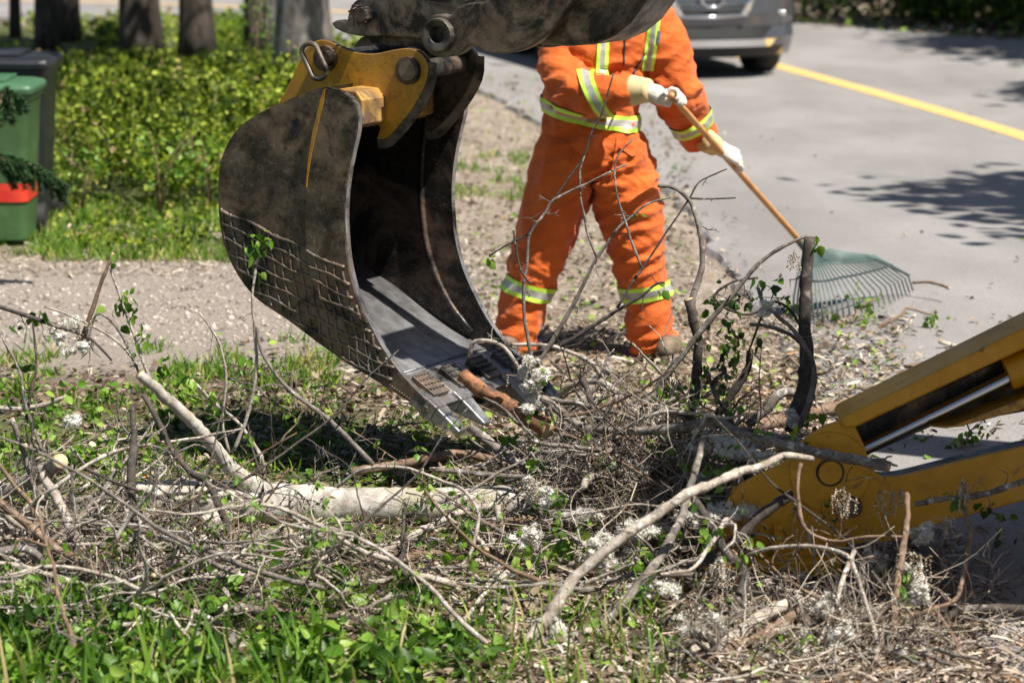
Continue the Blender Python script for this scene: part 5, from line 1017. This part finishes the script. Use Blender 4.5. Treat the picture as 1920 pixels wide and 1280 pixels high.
strip2('grille', [(-.46, .96), (.46, .96)], [(-.26, .60), (.26, .60)], .014, blk)
for s in (-1, 1):
    b = MB(); b.tube([cw(s * .47, fy(.47, .98) + .015, .98), cw(s * .40, fy(.4, .8) + .02, .8), cw(s * .30, fy(.3, .62) + .02, .60)], .038, 8); b.build('chrome_trim', [chr_], car_b)
    fpatch('headlight', [(s * .5, .82), (s * .78, .86), (s * .86, .97), (s * .55, .93)], .008, plain('lamp_glass', (.6, .63, .68), .08, .3))
    fpatch('fog_recess', [(s * .64, .56), (s * .82, .58), (s * .80, .66), (s * .66, .63)], .004, blk); b = MB(); b.ball(cw(s * .73, fy(.73, .61) + .008, .61), .045, .045, .028, n=14); b.build('fog_light', [chr_], car_b)
b = MB(); b.tube([cw(-.30, fy(.3, .62) + .02, .6), cw(0, fy(0, .6) + .022, .59), cw(.30, fy(.3, .62) + .02, .6)], .018, 8); b.build('chrome_trim', [chr_], car_b)
for z in (.66, .70, .88): 
    b = MB(); b.tube([cw(-.32, fy(.3, z) + .012, z), cw(0, fy(0, z) + .016, z), cw(.32, fy(.3, z) + .012, z)], .006, 6); b.build('grille_bar', [chr_], car_b)
b = MB(); rp = [cw(.11 * math.cos(a), fy(0, .76) + .035, .77 + .09 * math.sin(a)) for a in np.linspace(0, 2 * math.pi, 25)]; b.tube(rp, .014, 8, cap=False); b.tube([cw(-.13, fy(0, .76) + .04, .77), cw(.13, fy(0, .76) + .04, .77)], .02, 6); b.build('badge', [chr_], car_b)
for (x, y) in ((.79, 0), (-.79, 0), (.79, -2.7), (-.79, -2.7)):
    b = MB(); rings = []
    for k in range(33):
        a = 2 * math.pi * k / 32; d = lambda r, ox: cw(x + ox, y + r * math.cos(a), .355 + r * math.sin(a)); sg = 1 if x > 0 else -1
        rings.append([d(.24, -.1), d(.33, -.115), d(.352, -.08), d(.355, 0), d(.352, .08), d(.33, .115), d(.24, .1)])
    b.quadring(rings, cap=False); wh = b.build('wheel', [tyr], car, sharp=50)
    b = MB(); sg = 1 if x > 0 else -1; c0 = cw(x + sg * .085, y, .355); ax = (cw(1, 0, 0) - cw(0, 0, 0)) * sg
    b.tube([c0 - ax * .02, c0], .07, 16)
    for k in range(5):
        a = 2 * math.pi * k / 5; e = cw(x + sg * .075, y + .22 * math.cos(a), .355 + .22 * math.sin(a)); b.tube([c0 - ax * .01, e], [.035, .025], 6)
    b.tube([cw(x + sg * .08, y + .235 * math.cos(a), .355 + .235 * math.sin(a)) for a in np.linspace(0, 2 * math.pi, 25)], .016, 6, cap=False); b.tube([c0 - ax * .1, c0 - ax * .09], .23, 24)
    b.build('rim', [plain('alloy', (.5, .5, .52), .3, .8)], wh, sharp=40)
b = MB(); b.box(cw(0, -1.5, .27), 1.5, 3.9, .12, rot=Matrix.Rotation(R(15), 3, 'Z')); b.build('underbody', [blk], car, smooth=False)
for s in (-1, 1): b = MB(); b.ball(cw(s * 1.02, -.75, 1.12), .11, .07, .08, n=12); b.tube([cw(s * .84, -.75, 1.08), cw(s * 1.0, -.75, 1.1)], .02, 6); b.build('wing_mirror', [cp], car)
# ------------------------------------------------------------------ worker
PYY = 12.75
def pp(x, y, dy=0.): return at(x, y, PYY + dy)
def eval_remesh(b, name, voxel, mats, parent, smooth_it=4, post=None):
    o = link_mesh(name + '_tmp', b.v, b.f, mats, None, (0, 0, 0), True, b.m)
    bm = bmesh.new(); bm.from_mesh(o.data); bmesh.ops.recalc_face_normals(bm, faces=bm.faces); bm.to_mesh(o.data); bm.free()
    r = o.modifiers.new('r', 'REMESH'); r.mode = 'VOXEL'; r.voxel_size = voxel; r.use_smooth_shade = True
    s = o.modifiers.new('s', 'SMOOTH'); s.iterations = smooth_it; s.factor = .6
    dg = bpy.context.evaluated_depsgraph_get(); me = bpy.data.meshes.new_from_object(o.evaluated_get(dg)); bpy.data.objects.remove(o)
    n = len(me.vertices); co = np.zeros(n * 3); me.vertices.foreach_get('co', co); co = co.reshape(-1, 3); no = np.zeros(n * 3); me.vertices.foreach_get('normal', no); no = no.reshape(-1, 3)
    if post: co = post(co, no)
    fs = [tuple(p.vertices) for p in me.polygons]; bpy.data.meshes.remove(me)
    return link_mesh(name, co, fs, mats, parent), co, fs
base = gnd(1100, 662)
fig = thing  # keep name short
k = .00236
def limb(b, P, ra, rb=None, n=16, ref=(1, 0, 0), seg=None):
    m = len(P); sg = seg or 5 * (m - 1); C = catmull(P, sg); t = np.linspace(0, 1, sg + 1); tt = np.linspace(0, 1, m)
    b.tube(C, list(np.interp(t, tt, ra)), n, ref=ref, rb=list(np.interp(t, tt, rb or ra)))
def person_shape(sc_, head=True):
    b = MB(); s = sc_
    limb(b, [pp(1112, 330), pp(1110, 270), pp(1107, 215), pp(1112, 160), pp(1125, 100), pp(1140, 45), pp(1148, 5)], [v * s for v in (.13, .205, .192, .202, .222, .228, .12)], [v * s for v in (.11, .15, .14, .15, .16, .14, .10)], 24)
    # trousers legs
    limb(b, [pp(1085, 225), pp(1064, 280), pp(1050, 340), pp(1032, 410), pp(1008, 480), pp(990, 540), pp(974, 600), pp(962, 652)], [v * s for v in (.08, .13, .142, .128, .108, .092, .09, .078)], [v * s for v in (.08, .135, .15, .135, .12, .105, .105, .095)], 20)
    limb(b, [pp(1130, 225), pp(1157, 280), pp(1172, 340), pp(1184, 410), pp(1198, 480), pp(1209, 540), pp(1217, 600), pp(1226, 652)], [v * s for v in (.08, .115, .134, .126, .104, .092, .09, .084)], [v * s for v in (.08, .13, .15, .135, .12, .105, .105, .095)], 20)
    # arms: picture-left arm folds across the belly to the upper glove
    limb(b, [pp(1072, 38), pp(1056, 85, -.02), pp(1056, 130, -.07), pp(1078, 168, -.16), pp(1118, 178, -.26), pp(1160, 174, -.31), pp(1186, 170, -.33)], [v * s for v in (.10, .10, .095, .10, .09, .075, .065)], [v * s for v in (.10, .10, .095, .10, .085, .075, .065)], 18)
    limb(b, [pp(1215, 30), pp(1240, 72, -.02), pp(1256, 118, -.03), pp(1270, 172, .0), pp(1289, 216, .10), pp(1311, 258, .2)], [v * s for v in (.10, .10, .098, .10, .09, .082)], None, 18)
    return b
b = person_shape(.8)
b.tube([pp(1148, 15), pp(1150, -25), pp(1152, -50)], [.075, .06, .062], 14)
hc = pp(1156, -92, -.03)
b.ball(hc, .075, .095, .118, n=20, m=16); b.ball(hc + Vector((0, -.035, -.075)), .05, .055, .045, n=14, m=10)
b.ball(hc + Vector((0, -.1, -.015)), .014, .022, .024, n=10, m=8); b.ball(hc + Vector((0, -.088, -.055)), .024, .012, .012, n=10, m=6)
for s_ in (-1, 1): b.ball(hc + Vector((s_ * .076, .005, -.01)), .012, .022, .032, n=10, m=8)
for P in ([pp(962, 640), pp(958, 672)], [pp(1226, 640), pp(1232, 672)]): b.tube(P, .05, 12)
skin = noisy('skin', [(.4, (.42, .22, .14)), (.6, (.52, .3, .2))], 20, .55, 0, .1, .002)
person, _, _ = eval_remesh(b, 'person', .013, [skin], None, 3)
tag(person, 'worker in orange coveralls with reflective bands holding a leaf rake', 'person')
for s_ in (-1, 1): b = MB(); b.ball(hc + Vector((s_ * .03, -.078, .01)), .013, .012, .010, n=10, m=8); b.build('eye', [plain('eye_white', (.7, .7, .68), .2)], person)
b = MB(); b.ball(hc + Vector((0, .02, .03)), .082, .092, .1, n=18, m=12); b.build('hair', [plain('hair', (.05, .03, .02), .7)], person)
om, nt, bs = new_mat('orange_fabric')
oc = ramp(nt, nz(nt, 7, 8, .6), [(.3, (.46, .078, .005)), (.55, (.64, .118, .007)), (.75, (.74, .16, .014))])
dirt = ramp(nt, nz(nt, 5, 10, .7), [(.6, (0, 0, 0)), (.8, (.5, .5, .5))])
nt.links.new(mixc(nt, dirt, oc, (.38, .12, .05)), bs.inputs['Base Color']); bs.inputs['Roughness'].default_value = .8; bs.inputs['Sheen Weight'].default_value = .15
bump(nt, bs, nz(nt, 14, 6, .6, (1, 1, 1.8)), .5, .02)
def folds(co, no):
    out_ = co.copy(); kn = [pp(1008, 485), pp(1198, 475), pp(965, 635), pp(1222, 635), pp(1060, 170, -.1), pp(1280, 200, -.1), pp(1112, 330), pp(1175, 340), pp(1107, 215), pp(1180, 100)]
    for i in range(len(co)):
        p = Vector(co[i]); g = sum(math.exp(-((p - q).length / .17) ** 2) for q in kn)
        q = Vector((p.x * 5 + p.z * 3.5, p.y * 5, p.z * 13 - p.x * 6)); f = 1 - abs(noise.noise(q)) * 2.2
        f2 = 1 - abs(noise.noise(Vector((p.x * 13 + 5, p.y * 13, p.z * 30 + p.x * 9)))) * 2
        f3 = 1 - abs(noise.noise(Vector((p.x * 9 - p.z * 2 + 9, p.y * 9, p.z * 3.2)))) * 2
        a = min(g, 1.2); d = (.004 + .021 * a) * f + (.001 + .008 * a) * f2 + .011 * f3 - .004 * (1 - min(a, 1) * .5)
        out_[i] = co[i] + no[i] * d
    return out_
b = person_shape(1.)
# open collar and stand up collar ring, hems
b.tube([pp(1145, 15, .0), pp(1147, -8, .0)], [.11, .10], 16)
cov, cco, cfs = eval_remesh(b, 'coverall', .0085, [om], person, 3, folds)
bvh = BVHTree.FromPolygons([Vector(v) for v in cco], cfs)
lime = noisy('lime_tape', [(.4, (.5, .85, .06)), (.6, (.62, .95, .12))], 20, .5, 0, .2, .004); silv = noisy('silver_tape', [(.4, (.35, .35, .33)), (.6, (.5, .5, .48))], 30, .4, .2, .2, .004)
def band(axis0, axis1, w_, rmax, name='reflective_band', a0=0, a1=360, off=.009, tilt=None):
    c = (axis0 + axis1) / 2; ax = (axis1 - axis0).normalized(); n_ = tilt.normalized() if tilt else ax; u = n_.orthogonal().normalized(); v = n_.cross(u); N = 110
    rows = []
    for f in (-1, -.45, -.449, .449, .45, 1):
        row = []; last = None
        for i in range(N):
            a = R(a0 + (a1 - a0) * i / (N - 1)); d = u * math.cos(a) + v * math.sin(a); o_ = c + n_ * (f * w_ / 2)
            hit = bvh.ray_cast(o_, d, rmax); p = hit[0]
            if p is None: p = last if last is not None else o_ + d * rmax * .5
            last = p; row.append(p + d * off)
        rows.append(row)
    b = MB(); bse = 0
    for r_ in rows: b.v += [tuple(p) for p in r_]
    for j in range(5):
        for i in range(N - 1): b.f.append((j * N + i, j * N + i + 1, (j + 1) * N + i + 1, (j + 1) * N + i)); b.m.append(0 if j in (0, 4) else 1)
    return b.build(name, [lime, silv], person)
band(pp(1106, 230), pp(1108, 190), .066, .34, tilt=Vector((.2, -.1, 1)))
band(pp(992, 560), pp(985, 520), .068, .16, tilt=pp(1000, 510) - pp(976, 590))
band(pp(1211, 560), pp(1207, 530), .068, .16, tilt=pp(1203, 510) - pp(1215, 590))
band(pp(1288, 214, .12), pp(1303, 243, .145), .066, .17)
band(pp(1112, 180, -.25), pp(1130, 178, -.27), .062, .14, tilt=Vector((1, -.2, .55)))
# chest straps: run down the front over each side of the chest
for x0, x1 in ((1133, 1126), (1228, 1212)):
    b = MB(); pts = []
    for i in range(26):
        t = i / 25; px = x0 + (x1 - x0) * t; py = 12 + 118 * t; row = []
        for o_ in (-11, -4.6, -4.4, 4.4, 4.6, 11):
            p = pp(px + o_, py); h = bvh.ray_cast(p + Vector((0, -.6, 0)), Vector((0, 1, 0)), 1.2)[0]
            row.append((h if h is not None else p) + Vector((0, -.006, 0)))
        pts.append(row)
    for r_ in pts: b.v += [tuple(p) for p in r_]
    for i in range(25):
        for j in range(5): b.f.append((i * 6 + j, i * 6 + j + 1, i * 6 + 6 + j + 1, i * 6 + 6 + j)); b.m.append(0 if j in (0, 4) else 1)
    b.build('chest_strap', [lime, silv], person)
def surf_line(P, r, name, m, n=30, off=.004):
    b = MB(); C = catmull([(x, y, 0) for x, y in P], n); Q = []
    for c_ in C:
        p = pp(c_.x, c_.y); h = bvh.ray_cast(p + Vector((0, -.6, 0)), Vector((0, 1, 0)), 1.2)[0]
        if h is not None: Q.append(h + Vector((0, -off, 0)))
    if len(Q) > 2: b.tube(Q, r, 6); b.build(name, [m], person)
zp = plain('zip_dark', (.03, .03, .035), .5)
surf_line([(1175, 10), (1170, 60), (1167, 118)], .004, 'zip', zp); surf_line([(1155, 252), (1150, 285), (1142, 330)], .0035, 'fly_seam', om); surf_line([(1212, 90), (1200, 108), (1182, 138)], .005, 'pocket_zip', zp); surf_line([(1233, 55), (1230, 78)], .008, 'pen', plain('pen_blue', (.1, .12, .2), .3))
surf_line([(1020, 255), (1060, 262), (1075, 300)], .0035, 'pocket_seam', om); surf_line([(1160, 270), (1185, 285), (1200, 262)], .004, 'pocket_seam', om)
# collar flaps
b = MB(); c0 = pp(1150, -2); 
for s_ in (-1, 1):
    A = [c0 + Vector((s_ * .02, -.12, -.06)), c0 + Vector((s_ * .10, -.10, .0)), c0 + Vector((s_ * .12, -.02, .04)), c0 + Vector((s_ * .07, -.11, .03))]; b.prism(A, [p + Vector((0, .01, .012)) for p in A])
b.build('collar', [om], person, smooth=False, bevel=.004)
# boots
bootm = noisy('boot_leather', [(.4, (.10, .07, .045)), (.6, (.22, .17, .12))], 14, .7)
for x, y, dx in ((960, 662, -.02), (1232, 664, .05)):
    c = gnd(x, y + 2); b = MB(); b.tube([c + Vector((0, .02, .04)), c + Vector((0, .02, .16))], [.055, .06], 14)
    b.ball(c + Vector((dx, -.07, .05)), .052, .13, .05, n=16, m=10, rot=Matrix.Rotation(-dx * 6, 3, 'Z')); b.box(c + Vector((dx * .8, -.05, .015)), .10, .27, .028); b.build('boot', [bootm], person)
b = MB(); ph = hc + Vector((0, .01, .055))
for i in range(1): b.ball(ph + Vector((0, 0, .0)), .115, .135, .11, n=24, m=14)
b.ball(ph + Vector((0, -.05, -.03)), .12, .16, .012, n=24, m=6); b.tube([ph + Vector((0, -.12, .03)), ph + Vector((0, -.05, .1)), ph + Vector((0, .05, .11)), ph + Vector((0, .12, .05))], .016, 8)
b.build('hard_hat', [plain('hat_white', (.75, .75, .72), .3)], person)
# rake
HA, HB = at(1258, 178, PYY - .42), at(1512, 466, 13.75)
rk = thing('leaf_rake', 'green grey leaf rake with a tan wooden handle held by the worker', 'rake', tuple(gnd(1600, 585)))
b = MB(); b.tube([HA.lerp(HB, i / 12) for i in range(13)], .0145, 14); b.build('handle', [noisy('handle_wood', [(.3, (.45, .2, .06)), (.6, (.62, .32, .11)), (.75, (.7, .42, .18))], 12, .4, 0, .1, .002, 6, (1, 1, .2))], rk)
TIP = smooth_px([(1487, 570), (1525, 581), (1572, 580), (1628, 566), (1678, 546), (1712, 528)], 25)
rkm = noisy('rake_plastic', [(.3, (.06, .10, .09)), (.7, (.12, .175, .165))], 12, .4, 0, .05, .002)
TP = [gnd(x, y, .09) for x, y in TIP]; hub = HB.copy()
b = MB(); NT = 26; W0 = []; W1 = []
for i in range(NT):
    e = TP[i]; c_ = hub.lerp(e, .06); m_ = hub.lerp(e, .44 + .2 * abs(i - NT / 2) / (NT / 2) * (1 if i > NT / 2 else .2)) + Vector((0, 0, .05)); W0.append(c_); W1.append(m_)
sb = MB(); sb.v = [tuple(p) for p in W0 + W1] + [tuple(p - Vector((0, 0, .006))) for p in W0 + W1]
for i in range(NT - 1):
    sb.f += [(i, i + 1, NT + i + 1, NT + i), (2 * NT + i, 3 * NT + i, 3 * NT + i + 1, 2 * NT + i + 1)]; sb.m += [0, 0]
for i in range(NT - 1): sb.f.append((NT + i, NT + i + 1, 3 * NT + i + 1, 3 * NT + i)); sb.m.append(0)
sb.build('fan_web', [rkm], rk, smooth=False)
for i in range(NT):
    e = TP[i]; h_ = W1[i]; d = (e - h_); kk = h_ + d * .88 + Vector((0, 0, .012)); b = MB()
    b.tube([hub.lerp(h_, .35) + Vector((0, 0, .015)), h_.copy(), h_ + d * .5 + Vector((0, 0, .02)), kk, e + Vector((0, 0, -.045))], [.004, .0045, .0042, .004, .003], 5, ref=(0, 0, 1), rb=[.005] * 5); b.build('tine', [rkm], rk)
b = MB(); b.tube([W1[i] + (TP[i] - W1[i]) * .45 + Vector((0, 0, .022)) for i in range(NT)], .006, 6); b.build('tine_brace', [plain('rake_dark', (.05, .07, .07), .5)], rk)
b = MB(); b.tube([W0[-1], W1[-1] + Vector((0, 0, .006)), W1[-1].lerp(TP[-1], .9) + Vector((0, 0, .02))], [.012, .015, .006], 8); b.tube([hub.lerp(HA, .06), hub, hub.lerp(TP[13], .12)], [.02, .024, .03], 12); b.build('hub', [rkm], rk)
# gloves
gl = noisy('glove_leather', [(.3, (.5, .47, .4)), (.6, (.72, .7, .64)), (.8, (.78, .77, .72))], 25, .75, 0, .5, .004); cf = noisy('glove_cuff', [(.3, (.55, .43, .2)), (.7, (.72, .6, .33))], 30, .8, 0, .3, .003)
def glove(wrist, t0, side, fr, thumb_t, flip=1, name='glove', relaxed=False):
    """fingers wrapped round the handle: t0 is where along the handle the palm sits; side is the direction from handle to palm"""
    ax = (HB - HA).normalized(); pc = HA + ax * t0; sd_ = (side - ax * side.dot(ax)).normalized(); pr = ax.cross(sd_).normalized() * flip
    palm = pc + sd_ * .036; b = MB()
    knk = [palm + ax * (-.034 + .0245 * i) + pr * .030 for i in range(4)]
    b.tube([wrist, wrist.lerp(palm, .5), palm - pr * .0, palm + pr * .028], [.034, .035, .024, .016], 14, ref=ax, rb=[.036, .042, .047, .043])
    for i, L_ in enumerate((.9, 1.0, .95, .78)):
        rr_ = .0285; Q = [knk[i] - pr * .01 + sd_ * .0]
        for j in range(7):
            a = R(52 - (j) * 34 * L_); Q.append(pc + ax * (-.034 + .0245 * i + random.uniform(-.001, .001)) + (sd_ * math.sin(a) * rr_ + pr * math.cos(a) * rr_) * (1.08 if j in (1, 3, 5) else 1))
        b.tube(catmull(Q, 22), [.0118] * 8 + [.0112] * 8 + [.0102] * 5 + [.009, .006], 9)
    tb_ = palm - pr * .018 + ax * thumb_t * .035
    Q = [tb_, tb_ + ax * thumb_t * .022 - pr * .004 + sd_ * -.004, tb_ + ax * thumb_t * .042 - sd_ * .02 - pr * (-.001), tb_ + ax * thumb_t * .056 - sd_ * .036 + pr * .008]
    b.tube(catmull(Q, 12), list(np.interp(np.linspace(0, 1, 13), [0, .5, 1], [.018, .0145, .010])), 10)
    o, _, _ = eval_remesh(b, name, .003, [gl], person, 1)
    return o, palm
def cuff(p0, p1, r0, r1):
    b = MB(); C = [p0.lerp(p1, i / 6) for i in range(7)]; b.tube(C, [r0 * (1 + (.03 if i % 2 else 0)) + (r1 - r0) * i / 6 for i in range(7)], 20); b.build('glove_cuff', [cf], person)
w1 = pp(1213, 170, -.36); glove(w1, .045, Vector((-.9, -.2, .35)), 0, -1, 1)
cuff(pp(1184, 170, -.33), w1.lerp(pp(1225, 170, -.38), .5), .066, .048)
TG = min([i * .005 for i in range(300)], key=lambda t: abs((lambda q: 960 + FPX * q.x / (q - CAMP).dot(FWD) - 1368)(HA + (HB - HA).normalized() * t)))
ax = (HB - HA).normalized(); pk = HA + ax * TG; w2 = at(1332, 270, pk.y - .08); nup = Vector((.25, -.75, .6)); nup = (nup - ax * nup.dot(ax)).normalized(); cr_ = ax.cross(nup).normalized()
if cr_.x < 0: cr_ = -cr_
kn = pk + nup * .036; b = MB(); b.tube([w2, w2.lerp(kn - ax * .03, .5), kn - ax * .03, kn + ax * .018], [.036, .04, .046, .044], 14, ref=cr_, rb=[.032, .026, .022, .016])
for i in range(4):
    o_ = (i - 1.5) * .0235; L_ = (.85, 1., .95, .78)[i]; k0 = kn + cr_ * o_ + ax * (.006 - .004 * abs(i - 1.2)); ang_ = (.5, .3, .15, .35)[i]
    d1 = (ax + nup * .25 + cr_ * .12 * (i - 1.5)).normalized(); d2 = (ax * .8 - nup * .75 + cr_ * .05 * (i - 1.5)).normalized(); d3 = (ax * .1 - nup * 1. - cr_ * (.35 if i > 1 else -.35)).normalized()
    Q = [k0 - ax * .01, k0 + d1 * .022 * L_, k0 + d1 * .034 * L_ + d2 * .026 * L_, k0 + d1 * .036 * L_ + d2 * .04 * L_ + d3 * .024 * L_]
    b.tube(catmull(Q, 16), list(np.interp(np.linspace(0, 1, 17), [0, .5, .9, 1], [.0135, .0125, .0105, .006])), 9)
tq = w2.lerp(kn, .55) - cr_ * .03; b.tube(catmull([tq, tq - cr_ * .02 + ax * .018 - nup * .012, tq - cr_ * .026 + ax * .045 - nup * .04, tq - cr_ * .014 + ax * .066 - nup * .055], 12), list(np.interp(np.linspace(0, 1, 13), [0, .5, .9, 1], [.019, .0155, .012, .007])), 10)
eval_remesh(b, 'glove', .003, [gl], person, 1)
cuff(at(1322, 263, w2.y - .02), w2.lerp(kn, .2), .052, .043)
print('objects', len(bpy.data.objects))
